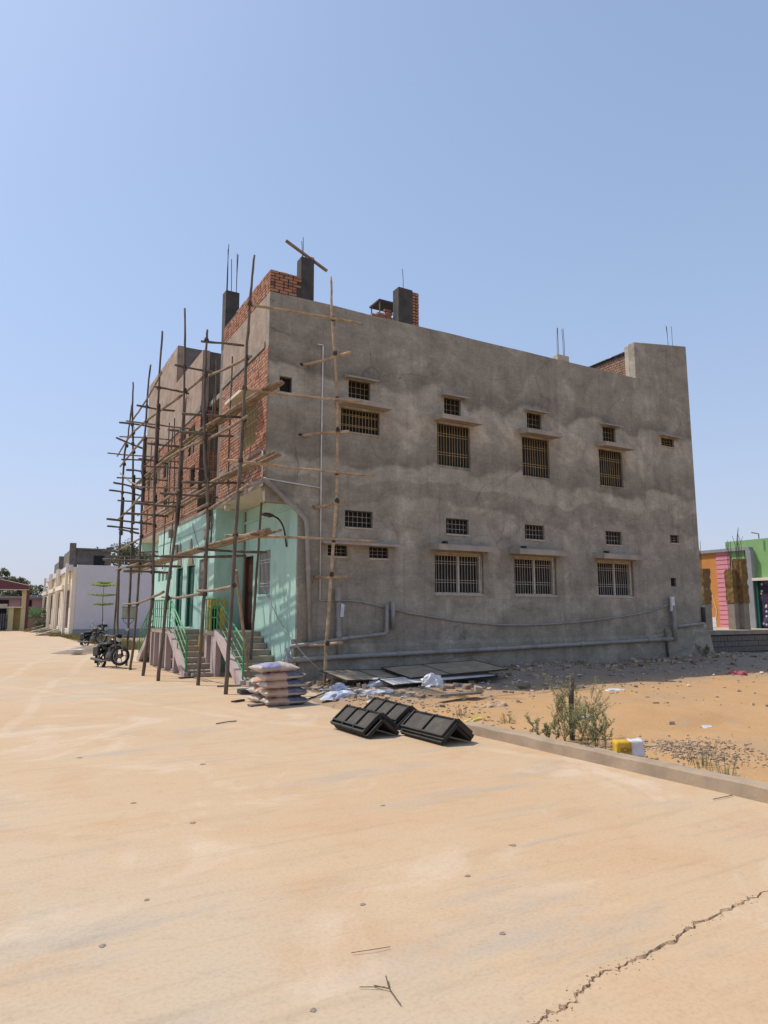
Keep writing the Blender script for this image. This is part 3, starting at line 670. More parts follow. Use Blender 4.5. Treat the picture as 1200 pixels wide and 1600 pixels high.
# window of the near brick bay
w = bx('window', (XF + .10, .735, 5.555), (XF + .13, 1.825, 6.715), GRILLY, B)
bx('shutter_or_dark_pane', (XF + .06, .80, 5.60), (XF + .095, 1.76, 6.67), simple('olive_shutter', (0.17, 0.14, 0.06), .6, .2, 4, .1), w)
me = MB().tube([(0, 0, 5.57), (0, 0, 6.70)], .010, 6).mesh('bar'); me.materials.append(GRILLY)
for i in range(1, 10): o = ob('bar', me, None, w); o.location = (XF + .03, .735 + 1.09 * i / 10, 0)
for z in (5.85, 6.15, 6.45): MB().beam((XF + .025, .74, z), (XF + .025, 1.82, z), .008, .014).build('cross_bar', GRILLY, w)
mb = MB(); mb.box((XF - .42, .55, 6.75), (XF - .001, 2.0, 6.83), .004); mb.build('sunshade', CREAM, B)
# fresh brick parapet on the corner: single bricks
par = bx('brick_parapet', (XF + .012, 0.012, 9.085), (XF + .21, 3.70, 9.60), MORTARD, B)
par2 = bx('brick_parapet', (XF + .212, 0.012, 9.085), (-0.05, 0.2, 9.61), MORTARD, B)
def brickmesh(l, h, d, seed):
    r2 = random.Random(seed); m = MB(); m.box((0, 0, 0), (l, d, h)); m.v = [tuple(c + r2.uniform(-.004, .004) for c in p) for p in m.v]
    me = m.mesh('brick'); me.materials.append(BRICK); return me
BM = [brickmesh(.198, .054, .10, i) for i in range(4)]; BH = [brickmesh(.088, .054, .10, 9 + i) for i in range(4)]
z = 9.088
for k in range(7):
    off = 0 if k % 2 == 0 else -.115
    for face in ('front', 'side'):
        u = 0.0 + off; L = 3.7 if face == 'front' else 0.76
        while u < L - .05:
            hd = rnd.random() < .22
            me = rnd.choice(BH if hd else BM); ln = .115 if hd else .23
            if u < -.01: me = rnd.choice(BH); ln = .115; u = 0.0
            if face == 'front' and k == 6 and u > 2.6: break
            if u + ln > L + .12: break
            if face == 'front':
                o = ob('brick', me, None, par); o.location = (XF - .003, u + (.088 if me in BH else .198) + .008 + rnd.uniform(-.008, .008), z); o.rotation_euler = (0, 0, -math.pi / 2)
            else:
                o = ob('brick', me, None, par2); o.location = (XF + .006 + u + rnd.uniform(-.008, .008), -.004, z + rnd.uniform(-.004, .004))
            o.rotation_euler[0] = rnd.uniform(-.02, .02)
            u += ln
    z += .078
# concrete column stubs with rebars
def column(x0, x1, y0, y1, z0, z1, bars, mat=CONCD, hb=.6, thick=.008):
    c = bx('column_stub', (x0, y0, z0), (x1, y1, z1), mat, B, bevel=.01, jit=.006)
    for fx, fy, hh in bars:
        x, y = x0 + fx * (x1 - x0), y0 + fy * (y1 - y0)
        MB().tube([(x, y, z1 - .02), (x + rnd.uniform(-.01, .01), y, z1 + hh * .5), (x + rnd.uniform(-.03, .03), y + rnd.uniform(-.02, .02), z1 + hh)], thick, 6).build('rebar', REBAR, c)
    return c
column(-.045, .30, .016, .30, 9.085, 10.16, [(.22, .3, .55), (.3, .7, .5)])
bx('brick', (.10, .05, 10.165), (.31, .16, 10.23), BRICK, B)
column(2.70, 3.13, .016, .32, 9.085, 10.05, [(.5, .4, .6)])
mb = MB(); zz = 9.3
core = bx('brick_pier', (3.14, .06, 9.09), (3.34, .30, 10.02), MORTARD, B)
for k in range(11):
    for j in range(2): o = ob('brick', BH[(k + j) % 4], None, core); o.location = (3.14 + j * .105, .03, 9.095 + k * .083)
pile = bx('brick_pile', (2.12, .42, 9.0), (2.66, .62, 9.34), MORTARD, B)
for k in range(8):
    for j in range(3):
        if k < 4 or j > (k - 3) * .5: o = ob('brick', rnd.choice(BM), None, pile); o.location = (2.05 + j * .215 + (k % 2) * .05, .36, 9.06 + k * .068); o.rotation_euler = (0, 0, rnd.uniform(-.05, .05))
column(8.25, 8.72, .03, .22, 9.085, 9.27, [(.1, .3, .85), (.35, .6, .9), (.62, .3, .85), (.9, .7, .95)], CONCP)
column(13.75, 14.12, .3, .6, 9.3, 10.35, [(.1, .3, 1.1), (.45, .6, 1.2), (.8, .3, 1.15)], PL)
column(-.80, -.40, 3.80, 4.12, 9.0, 10.74, [(.08, .2, 1.45), (.16, .3, 1.3), (.5, .5, 1.05), (.82, .3, 1.2), (.92, .7, 1.3)], CONCD, thick=.011)
bx('column_shaft', (-.795, 3.805, 4.5), (-.41, 4.11, 8.995), GREYBLK, B)
column(11.0, 11.2, 2.6, 2.8, 8.05, 10.0, [(.1, .2, .6), (.5, .5, .55), (.9, .6, .6)], CONC)
# brick cross wall on the roof beside the raised corner
core = bx('brick_wall', (11.662, .235, 8.06), (11.85, 2.3, 10.06), MORTAR, B)
mb = MB()
for a, b, c, d in bricks_yz(11.65, .4, 2.3, 9.0, 10.04): mb.box((11.65, a, c), (11.67, b, d), .003)
tag(mb.build('brickwork', mat_brick('roof_brick', (.30, .16, .10), (.36, .22, .15), (.25, .2, .16), .08), core, fix=False), kind='stuff')
bx('wall_end_plaster', (11.60, .235, 9.0), (11.66, .40, 10.25), CONCP, B)
for i in range(9): bx('coping_tile', (11.58, .42 + i * .21, 10.065), (11.92, .61 + i * .21, 10.10), CONCD, B, jit=.01)
# ---- ground floor: overhang, teal walls
bx('overhang_slab', (XF - .03, .24, 4.40), (-0.003, 3.86, 4.495), CREAM, B, jit=.003)
bx('overhang_beam', (XF - .02, 3.0, 4.24), (XF + .1, 3.0 + .1, 4.395), CREAM, B)
bx('slab_edge', (XF - .045, .02, 4.41), (XF - .032, 15.0, 4.52), CONC, B, jit=.006)
bx('eave_slab', (XF - .03, 6.0, 4.41), (-.2, 15.0, 4.495), CREAM, B)
bx('eave_fascia', (XF, 14.85, 4.02), (-.2, 15.0, 4.405), TEAL, B)
mb = holed(lambda u, v, w: (-.012 + w, u, v), 0.06, 3.86, -.3, 4.39, [(1.78, 2.65, 2.05, 3.15), (3.08, 3.82, 1.12, 3.1)], 0.22)
mb.build('teal_wall', TEAL, B)
bx('teal_cornice', (-.05, .065, 4.0), (-.015, 3.84, 4.06), TEAL, B)
bx('corner_rendering', (-.055, -.012, .1), (-.004, .16, 1.0), CONC, B, jit=.02)
DOORS = [(5.96, 6.92, 1.15, 3.0), (7.42, 8.32, 1.15, 3.0)]
VENTS = [(8.95 + i * .62, 9.35 + i * .62, 2.68, 2.98) for i in range(4)]
FR = (4.52, 5.45, 2.05, 3.10)
mb = holed(lambda u, v, w: (-.84 + w, u, v), 3.872, 11.4, -.3, 4.405, DOORS + VENTS + [FR], 0.22)
mb.build('teal_block_front', TEAL, B)
bx('teal_block_return', (-.618, 3.873, -.3), (-.004, 4.08, 4.40), TEAL, B)
bx('teal_recessed_wall', (-.35, 11.2, -.3), (-.13, 15.0, 4.40), TEAL, B)
bx('teal_recess_return', (-.618, 11.2, -.3), (-.36, 11.39, 4.40), TEAL, B)
bx('teal_band', (-.86, 3.85, 3.98), (-.842, 11.4, 4.05), TEAL, B)
for y in (4.2, 9.0): bx('drip_bracket', (-.99, y, 4.08), (-.845, y + .16, 4.36), CONC, B)
for y0, y1, z0, z1 in DOORS:
    d = bx('door', (-.74, y0 + .06, z0), (-.70, y1 - .06, z1 - .04), GREEND, B)
    bx('door_frame', (-.80, y0 + .002, z0), (-.69, y0 + .058, z1 - .002), GREEND, d); bx('door_frame', (-.80, y1 - .058, z0), (-.69, y1 - .002, z1 - .002), GREEND, d)
    for yy in (y0 + .14, (y0 + y1) / 2 + .04):
        for zz in (z0 + .15, z0 + .95): bx('door_panel', (-.752, yy, zz), (-.741, yy + .26, zz + .65), GREEND, d)
    MB().tube([(-.76, (y0 + y1) / 2, z0 + .85), (-.79, (y0 + y1) / 2, z0 + .9), (-.76, (y0 + y1) / 2, z0 + 1.0)], .012, 6).build('handle', CHROME, d)
    # pointed niche over the door
    yc = (y0 + y1) / 2; poly = []
    for t in range(11): u = t / 10; poly.append((yc - .34 * ((1 - u) ** .72 * (1 - .25 * math.sin(math.pi * u))), 3.02 + .78 * u))
    poly += [(2 * yc - a, b) for a, b in poly[-2::-1]]
    MB().prism(poly, lambda u, v, w: (-.845 - w, u, v), .025).build('pointed_niche', simple('niche_brown', (.24, .19, .12), .8, .25, 5, .1) if 'niche_brown' not in MATS else MATS['niche_brown'], B)
for y0, y1, z0, z1 in VENTS:
    v_ = bx('vent_opening', (-.72, y0 + .002, z0 + .002), (-.68, y1 - .002, z1 - .002), UNLIT, B)
    for i in range(3): bx('louvre', (-.79, y0 + .01, z0 + .05 + i * .09), (-.74, y1 - .01, z0 + .065 + i * .09), TEAL, v_)
w = bx('window', (-.75, FR[0] + .002, FR[2] + .002), (-.70, FR[1] - .002, FR[3] - .002), MAROON, B)
for i in range(2): bx('shutter_or_dark_pane', (-.80, FR[0] + .03 + i * .45, FR[2] + .03), (-.752, FR[0] + .44 + i * .45, FR[3] - .03), TIMBER, w)
w = bx('window', (.10, 1.782, 2.052), (.14, 2.648, 3.148), UNLIT, B)
me = MB().tube([(0, 0, 2.06), (0, 0, 3.14)], .010, 6).mesh('bar'); me.materials.append(PVCW)
for i in range(1, 9): o = ob('bar', me, None, w); o.location = (.04, 1.78 + .87 * i / 9, 0)
for z in (2.25, 2.32, 2.85, 2.92): MB().beam((.033, 1.785, z), (.033, 2.645, z), .008, .014).build('cross_bar', PVCW, w)
bx('frame', (.03, 1.784, 2.054), (.09, 1.83, 3.146), TIMBER, w); bx('frame', (.03, 2.60, 2.054), (.09, 2.646, 3.146), TIMBER, w)
bx('sill', (-.05, 1.75, 1.98), (-.003, 2.68, 2.045), TEAL, w)
d = bx('door', (.08, 3.14, 1.13), (.12, 3.76, 3.05), MAROON, B)
bx('door_frame', (.02, 3.082, 1.13), (.13, 3.138, 3.098), MAROON, d); bx('door_frame', (.02, 3.762, 1.13), (.13, 3.818, 3.098), MAROON, d)
for z in (1.3, 2.15): bx('door_panel', (.068, 3.22, z), (.079, 3.68, z + .72), simple('door_brown', (.14, .065, .035), .5, .3, 6, .1) if 'door_brown' not in MATS else MATS['door_brown'], d)
# electric box, thin conduit on the teal walls
bx('meter_box', (-.90, 4.55, 3.62), (-.862, 4.85, 3.92), CONC, B); bx('meter_box', (-.90, 8.2, 3.5), (-.862, 8.42, 3.78), CONC, B)
MB().tube(smoothpath([(-.87, 3.95, 4.2), (-.88, 4.3, 3.5), (-.88, 5.0, 3.35), (-.88, 5.6, 3.6), (-.87, 6.4, 4.3)], 6), .008, 5).build('wire', BLACK, B)
MB().tube([(-.025, 3.80, 4.35), (-.025, 3.80, 1.15)], .03, 8).build('conduit', TIMBER, B)

# ---- staircases with green railings
def rail(parent, pts, r=.016): return MB().tube(pts, r, 8).build('rail', GREEN, parent)
def flight(parent, x0, x1, ya, yb, z1, n):
    dy = (yb - ya) / n; dz = z1 / n; s = 1 if dy > 0 else -1
    for i in range(n):
        y_a = ya + i * dy; zt = (i + 1) * dz
        MB().box((x0, min(y_a, y_a + dy + s * .03), zt - dz + .002 if i else -.05), (x1, max(y_a, y_a + dy + s * .03), zt), .004).build('step', STEP, parent, bevel=.008)
        bx('nosing', (x0 - .005, min(y_a - s * .025, y_a + s * .0) , zt - .03), (x1 + .005, max(y_a - s * .025, y_a), zt + .003), CONCP, parent, jit=.004)
def stringer(parent, x0, x1, ya, yb, z1):
    s = 1 if yb > ya else -1
    poly = [(ya - s * .10, -.05), (ya - s * .10, .10), (yb, z1 + .05), (yb, z1 - .10), (ya + s * .16, -.05)]
    MB().prism(poly, lambda u, v, w: (x0 + w, u, v), x1 - x0).build('stringer', PINK, parent)
def railing(parent, x, ya, yb, z1, yl):
    s = 1 if yb > ya else -1; sl_ = z1 / (yb - ya)
    f = lambda y, h: (x, y, (y - ya) * sl_ + h)
    rail(parent, [(x, ya, 0.0), (x, ya, .98)], .022); rail(parent, [(x, yb, z1), (x, yb, z1 + .80)], .022)
    for h, r in ((.95, .024), (.72, .013), (.5, .013), (.28, .013)):
        b = f(yb, h if h < .9 else .82); rail(parent, [f(ya, h), b], r)
    ym = (ya + yb) / 2; rail(parent, [f(ym, .05), f(ym, .9)], .014)
    for h, r in ((.82, .022), (.58, .013), (.34, .013)): rail(parent, [(x, yb, z1 + h), (x, yl, z1 + h)], r)
    k = 4
    for i in range(1, k + 1): rail(parent, [(x, yb + (yl - yb) * i / k, z1), (x, yb + (yl - yb) * i / k, z1 + .82)], .014)
SA = empty('staircase', (0, 0, 0)); SA.parent = B
flight(SA, -.98, -.03, .55, 2.66, 1.12, 8)
bx('landing', (-1.04, 2.70, 1.0), (-.03, 3.84, 1.115), STEP, SA, bevel=.008)
stringer(SA, -1.12, -.985, .55, 2.66, 1.12)
bx('landing_wall', (-1.04, 2.75, -.05), (-.90, 3.2, .995), PINK, SA); bx('landing_wall', (-1.04, 3.6, -.05), (-.90, 3.84, .995), PINK, SA)
railing(SA, -1.05, .50, 2.66, 1.12, 3.75)
bx('loose_step', (-1.0, .18, -.02), (-.2, .46, .10), STEP, SA, bevel=.01)
SB = empty('staircase', (0, 0, 0)); SB.parent = B
flight(SB, -1.60, -.90, 3.2, 5.2, 1.12, 8)
bx('landing', (-1.70, 5.24, 1.0), (-.86, 7.5, 1.115), STEP, SB, bevel=.008)
flight(SB, -1.60, -.90, 9.55, 7.54, 1.12, 8)
stringer(SB, -1.72, -1.605, 3.2, 5.2, 1.12); stringer(SB, -1.72, -1.605, 9.55, 7.54, 1.12)
for y in (4.3, 5.3, 6.1, 6.9, 7.4): bx('pillar', (-1.71, y, -.05), (-1.56, y + .14, .995 if y > 5.2 else .56), PINK, SB)
for z in (.25, .5, .75): bx('shelf', (-1.55, 5.45, z), (-.95, 7.4, z + .035), STEP, SB)
railing(SB, -1.66, 3.15, 5.2, 1.12, 6.35); railing(SB, -1.66, 9.6, 7.54, 1.12, 6.37)
bx('loose_step', (-1.55, 2.82, -.02), (-.75, 3.1, .09), STEP, SB, bevel=.01)
YF = bx('yellow_cabinet', (-1.0, 3.5, 1.75), (-.60, 3.84, 1.95), YELLOW, B, bevel=.005)
bx('cabinet_side', (-.74, 3.5, 1.12), (-.60, 3.84, 1.745), YELLOW, YF); bx('cabinet_side', (-1.0, 3.5, 1.12), (-.95, 3.84, 1.745), YELLOW, YF); bx('cabinet_void', (-.945, 3.78, 1.13), (-.745, 3.83, 1.74), DARK, YF)  # near-black rear panel paints the shade inside the cabinet
bx('yellow_base', (-1.10, 3.86, .55), (-.86, 4.2, 1.0), YELLOW, B)
MB().prism([(-.10, -.05), (-.10, .55), (.28, .75), (.36, -.05)], lambda u, v, w: (-.30 + u * .6 - w * .0, .02 + u * .9, v) if w == 0 else (-.03 + u * .02, .02 + u * .9, v), 1).build('corner_pier', TEAL, B)

# ---- pipes and cables fixed to the side wall
def pipe(name, pts, r, mat, joints=()):
    p = MB().tube(pts, r, 12).build(name, mat, B, smooth=True)
    for q, d in joints: MB().tube([Vector(q) - Vector(d) * .06, Vector(q) + Vector(d) * .06], r * 1.22, 12).build('pipe_socket', mat, p)
    return p
pipe('drain_pipe', [(-1.14, .25, 4.43), (-.90, -.07, 4.52), (-.82, -.10, 4.50), (.08, -.10, 3.76), (.15, -.10, 3.66), (.17, -.10, 3.5), (.30, -.10, .95)], .052, PVC, [((.22, -.10, 2.6), (0, 0, 1)), ((-.35, -.1, 4.115), (.77, 0, -.64))])
pipe('drain_pipe', [(.97, -.11, 2.0), (1.02, -.11, .62)], .058, PVC, [((1.0, -.11, 1.1), (0, 0, 1))])
pipe('drain_pipe', [(-.20, -.12, .84), (.4, -.12, .90), (1.2, -.12, 1.0), (2.20, -.12, 1.08), (2.26, -.12, 1.12), (2.26, -.12, 1.78)], .045, PVC, [((2.25, -.12, 1.16), (0, 0, 1)), ((1.3, -.12, 1.01), (1, 0, .09))])
pipe('drain_pipe', [(2.44, -.10, 1.18), (2.44, -.10, 1.86)], .058, PVC)
pipe('drain_pipe', [(-.25, -.15, .55), (1.0, -.14, .58), (6.0, -.14, .655), (12.45, -.14, .775)], .058, PVC, [((2.6, -.14, .603), (1, 0, .015)), ((5.6, -.14, .65), (1, 0, .015)), ((8.6, -.14, .704), (1, 0, .018)), ((11.4, -.14, .755), (1, 0, .018)), ((-.2, -.15, .55), (1, 0, .02))])
pipe('drain_pipe', [(-.26, -.15, .1), (-.26, -.15, .82)], .05, PVC)
pipe('drain_pipe', [(12.54, -.16, .72), (12.56, -.14, 1.8)], .07, PVC)
pipe('drain_pipe', [(12.62, -.08, 1.14), (14.12, -.08, 1.24)], .045, PVC)
pipe('drain_pipe', [(14.12, -.06, 1.25), (14.13, -.06, 1.75)], .06, CONCD)
pipe('water_pipe', [(.40, -.02, 7.99), (.54, -.03, 7.99), (.545, -.03, 7.9), (.535, -.03, 5.4), (.55, -.03, 1.86)], .016, PVCW, [((.54, -.03, 6.0), (0, 0, 1)), ((.54, -.03, 4.48), (0, 0, 1)), ((.545, -.03, 7.9), (0, 0, 1))])
pipe('water_pipe', [(-.87, -.02, 4.58), (.53, -.03, 4.48)], .016, PVCW)
pipe('water_pipe', [(-.86, .10, 4.50), (-.865, .10, 5.22), (-.865, .18, 5.25)], .018, PVCW)
MB().tube(smoothpath([(.55, -.03, 1.86), (1.54, -.05, 1.85), (2.2, -.05, 1.72), (2.95, -.05, 1.57), (4.5, -.05, 1.36), (6.16, -.05, 1.25), (8.49, -.05, 1.31), (11.15, -.05, 1.56), (12.51, -.05, 1.84)], 8, .004), .022, 8).build('hose', PVC, B)
mb = MB()                                         # rags tied round pipe tops
for cx, cz, h in ((.97, 1.85, .3), (12.55, 1.62, .45)):
    vs = []; n = 12
    for i in range(6):
        for k in range(n):
            t = 2 * math.pi * k / n; r = .085 + .03 * noise.noise((math.cos(t) * 2, math.sin(t) * 2, i * .8 + cx))
            vs.append((cx + r * math.cos(t), -.12 + r * .8 * math.sin(t), cz + h * i / 5))
    MB().add(vs, [(i * n + k, i * n + (k + 1) % n, (i + 1) * n + (k + 1) % n, (i + 1) * n + k) for i in range(5) for k in range(n)]).build('rag', PLASTIC if cx > 5 else PVC, B, smooth=True)
bx('blue_rag', (1.0, -.20, 1.5), (1.08, -.175, 1.78), PLASTICB, B, jit=.02)
# wall lamps
def lamp(pts, head, hd):
    l = MB().tube(smoothpath(pts, 5), .022, 8).build('wall_lamp', BLACK, B)
    a = Vector(head); d = Vector(hd).normalized()
    mb = MB(); mb.tube([a, a + d * .12, a + d * .3, a + d * .42], [.03, .055, .06, .03], 10); mb.build('lamp_head', BLACK, l)
    MB().beam(a + d * .16 + Vector((0, 0, -.055)), a + d * .38 + Vector((0, 0, -.055)), .08, .02).build('lamp_lens', GLASS, l)
lamp([(-.03, .64, 3.12), (-.10, .66, 3.55), (-.2, .75, 3.78), (-.30, .9, 3.88)], (-.30, .9, 3.88), (-.25, .9, .16))
lamp([(-.86, 10.0, 3.2), (-.95, 10.05, 3.4), (-1.05, 10.3, 3.55)], (-1.05, 10.3, 3.55), (-.3, .9, .2))
# line hanging from the window bars to the ground
MB().tube(smoothpath([(-.06, 1.95, 2.1), (-.09, 1.0, 1.5), (-.10, .05, 1.0), (.12, -.5, .55), (.42, -1.05, .17)], 6), .010, 5).build('hanging_cable', PVC, B)
# table frame and plank on the roof
tb = empty('roof_table', (3.5, 2.0, 8.05), 0, 'small flat-topped metal stand on the roof behind the column stub', 'stand')
bx('top', (-.45, -.3, 2.40), (.30, .3, 2.45), CONCD, tb)
for x in (-.4, .25):
    for y in (-.25, .25): MB().tube([(x, y, 0), (x, y, 2.40)], .02, 6).build('leg', TIMBER, tb)
for k in range(3):
    o = bx('stacked_bricks', (-.15 + .02 * k, .4, 1.5 + .2 * k), (.4 - .03 * k, .8, 1.69 + .2 * k), BRICK, tb, jit=.01)
bx('brick_base', (-.2, .38, 0), (.45, .82, 1.495), BRICK, tb)
pk = MB().beam((-.42, .10, 10.50), (.66, .05, 9.97), .09, .035).build('plank', POLEL)
tag(pk, 'pale plank resting slantwise across the top of the corner column stub', 'plank')

# ------------------------------------------------------------------ scaffold of wooden poles
SC = empty('pole_scaffold', (-1.8, 0, 0), 0, 'scaffold of crooked wooden poles lashed together in front of the brick facade', 'scaffold')
SC.location = (0, 0, 0)
POSTS = [
 [(-1.55,-0.99,9.29),(-1.61,-0.99,8.37),(-1.64,-0.99,7.54),(-1.68,-0.99,6.07),(-1.71,-0.99,4.72),(-1.79,-0.99,2.66),(-1.87,-0.99,-0.03)],
 [(-2.02,0.93,8.21),(-2.03,0.93,7.34),(-2.03,0.93,6.40),(-1.96,0.93,5.07),(-1.85,0.93,4.16),(-1.85,0.93,2.21),(-1.92,0.93,-0.03)],
 [(-2.24,2.38,9.28),(-2.17,2.38,7.16),(-2.19,2.38,5.33),(-2.23,2.38,3.70),(-2.37,2.38,1.84),(-2.48,2.38,-0.03)],
 [(-2.49,3.90,9.17),(-2.50,3.90,7.94),(-2.51,3.90,5.59),(-2.45,3.90,3.64),(-2.42,3.90,1.86),(-2.55,3.90,-0.03)],
 [(-2.41,5.89,8.88),(-2.45,5.89,7.49),(-2.47,5.89,5.99),(-2.43,5.89,3.84),(-2.45,5.89,1.41),(-2.53,5.89,-0.03)],
 [(-2.61,7.60,8.82),(-2.58,7.60,7.71),(-2.48,7.60,6.32),(-2.38,7.60,2.94),(-2.36,7.60,-0.03)],
 [(-2.34,9.40,8.61),(-2.41,9.40,7.53),(-2.49,9.40,6.68),(-2.48,9.40,4.18),(-2.40,9.40,0.84),(-2.39,9.40,-0.03)],
 [(-2.45,9.60,2.95),(-2.48,9.60,-0.03)],
 [(0.38,-0.80,9.37),(0.42,-0.80,8.31),(0.56,-0.80,6.53),(0.58,-0.80,5.00),(0.57,-0.80,4.00),(0.46,-0.80,2.42),(0.33,-0.80,0.05)],
 [(-0.60,0.87,4.17),(-0.58,1.1,2.6),(-0.60,1.34,0.5)],
]
for i, p in enumerate(POSTS):
    q = smoothpath(p, 5, .009); m = len(q); r1 = .042 if i in (0, 1, 2, 3) else .037
    if i == 8: r1 = .042
    if i == 9: r1 = .036
    MB().tube(q, [.024 + (r1 - .024) * (k / (m - 1)) ** .8 + rnd.uniform(-.003, .003) for k in range(m)], 8).build('post', POLEN if i == 8 else POLE, SC, smooth=True)
    if i < 7 and i != 0 or i == 0:
        # splice where two poles overlap
        if i in (1, 2, 3, 4, 5, 6):
            zc = rnd.uniform(4.2, 6.4)
            def at(z): 
                return min(q, key=lambda w: abs(w.z - z))
            a, b = at(zc - .8), at(zc + .8)
            MB().tube([a + Vector((.05, .05, 0)), (a + b) / 2 + Vector((.055, .04, 0)), b + Vector((.05, .04, 0))], .032, 7).build('splice_pole', POLE, SC)
            for s in (-.5, 0, .45):
                c = at(zc + s) + Vector((.025, .02, 0)); MB().tube([c - Vector((0, 0, .07)), c, c + Vector((0, 0, .07))], [.05, .058, .05], 8, jit=.15).build('rope_lashing', ROPE, SC)
def post_x(i, z):
    p = POSTS[i]
    for a, b in zip(p, p[1:]):
        if b[2] <= z <= a[2]:
            t = (z - b[2]) / (a[2] - b[2]); return b[0] + (a[0] - b[0]) * t
    return p[0][0] if z > p[0][2] else p[-1][0]
def lash(c, r=.050, h=.055):
    c = Vector(c)
    if rnd.random() < .45:
        q = c + Vector((rnd.uniform(-.06, .06), -.04, -.03)); MB().tube([q, q + Vector((rnd.uniform(-.03, .03), 0, -.10)), q + Vector((rnd.uniform(-.06, .06), 0, -rnd.uniform(.16, .32)))], .006, 4).build('rope_end', ROPE, SC)
    MB().tube([c - Vector((0, 0, h)), c, c + Vector((0, 0, h))], [r * .85, r * 1.15, r * .8], 8, jit=.15).build('rope_lashing', ROPE, SC)
LEDG = [[(-1.72,-0.95,2.13),(-1.9,.2,2.05),(-1.96,1.15,2.08)],[(-1.95,0.86,2.01),(-2.2,1.9,1.93),(-2.30,3.28,1.97)],[(-2.42,2.5,2.08),(-2.5,5.0,1.86),(-2.52,7.76,1.83)],
 [(-1.70,-1.46,4.10),(-1.85,1.13,3.90)],[(-1.92,0.67,4.01),(-2.30,5,3.78),(-2.50,10.24,3.61)],[(-1.66,-1.2,5.59),(-1.95,1.43,5.56)],[(-2.0,1.0,5.56),(-2.3,3.6,5.56),(-2.45,6.94,5.46)],
 [(-1.60,-1.1,6.94),(-1.98,1.56,7.16)],[(-2.0,1.2,7.14),(-2.16,3.09,7.09)],[(-2.2,2.6,7.03),(-2.52,7.39,7.19),(-2.5,11.01,7.11)],[(-2.2,2.32,4.54),(-2.45,6.48,4.42)],
 [(-2.5,5.6,6.62),(-2.55,9.8,6.5)],[(-2.5,5.7,2.95),(-2.5,9.9,3.0)]]
for p in LEDG:
    q = smoothpath(p, 6, .008); m = len(q)
    MB().tube(q, [.036 - .012 * k / m for k in range(m)], 8).build('ledger', POLEL, SC, smooth=True)
    for i in range(7):
        y = POSTS[i][0][1]
        if min(p[0][1], p[-1][1]) - .1 <= y <= max(p[0][1], p[-1][1]) + .1:
            c = min(q, key=lambda w: abs(w.y - y)); lash((post_x(i, c.z) + .02, y, c.z))
PUT = [(1,(-2.14,0.98,7.91),(-1.10,0.98,8.01)),(1,(-2.51,0.98,6.10),(-1.11,0.98,6.21)),(1,(-2.55,0.98,5.67),(-1.29,0.98,5.72)),(1,(-2.44,0.98,4.51),(-1.0,0.98,4.63)),(1,(-2.04,0.98,3.02),(-0.40,0.98,3.00)),(1,(-2.83,0.98,2.81),(-0.90,0.98,2.90)),
 (2,(-2.42,2.43,7.75),(-1.29,2.43,7.73)),(2,(-2.52,2.43,6.06),(-1.4,2.43,6.09)),(2,(-2.64,2.43,4.46),(-1.20,2.43,4.47)),(2,(-3.21,2.43,4.17),(-2.05,2.43,4.16)),
 (3,(-2.63,3.95,7.60),(-1.69,3.95,7.55)),(3,(-2.72,3.95,6.02),(-1.78,3.95,6.04)),(3,(-3.23,3.95,4.11),(-2.10,3.95,4.11)),(3,(-3.65,3.95,2.91),(-2.41,3.95,2.91)),(3,(-3.08,3.95,2.73),(-1.71,3.95,2.79)),(3,(-3.15,3.95,2.63),(-2.04,3.95,2.62)),
 (4,(-2.73,5.94,7.60),(-1.63,5.94,7.59)),(4,(-2.60,5.94,6.00),(-1.76,5.94,5.94)),(4,(-2.92,5.94,5.65),(-2.24,5.94,5.60)),(4,(-3.37,5.94,4.19),(-2.06,5.94,4.12)),
 (5,(-2.95,7.65,7.47),(-1.70,7.65,7.43)),(5,(-3.02,7.65,6.97),(-2.10,7.65,6.69)),(5,(-3.02,7.65,5.55),(-2.06,7.65,5.37)),(5,(-2.79,7.65,4.11),(-2.18,7.65,4.01)),
 (0,(-1.73,-0.95,8.14),(1.20,-0.85,8.36)),(0,(-1.77,-0.95,6.25),(1.21,-0.85,6.46)),(0,(-1.95,-0.95,4.69),(1.52,-0.85,4.73)),(0,(-1.98,-0.95,3.13),(1.61,-0.85,3.20)),
 (8,(0.03,0.05,7.41),(0.81,-1.00,7.54)),(8,(0.04,0.05,5.70),(0.78,-1.00,5.65)),(8,(0.40,0.05,4.01),(0.71,-1.00,4.07)),(8,(0.42,0.05,2.40),(0.76,-1.00,2.37)),(8,(0.18,0.05,0.86),(0.66,-1.00,0.94)),
 (6,(-2.9,9.45,5.6),(-1.9,9.45,5.5)),(6,(-2.9,9.45,4.4),(-1.9,9.45,4.35))]
for i, a, b in PUT:
    q = smoothpath([a, (Vector(a) + Vector(b)) / 2 + Vector((0, 0, rnd.uniform(-.03, .03))), b], 4, .005); m = len(q)
    MB().tube(q, [(.036 if i == 8 else .030) + .008 * math.sin(k * 1.3) * .5 for k in range(m)], 8).build('putlog', POLEN if i in (0, 8) else POLE, SC, smooth=True)
    z = (a[2] + b[2]) / 2
    if i == 0:
        lash((post_x(0, z), -.98, a[2] + .02)); lash((post_x(8, z), -.82, b[2] - .03), .045, .05)
    elif i == 8: lash((post_x(8, z), -.84, z + .03), .045, .05)
    else: lash((post_x(i, z), POSTS[i][0][1] + .03, z))
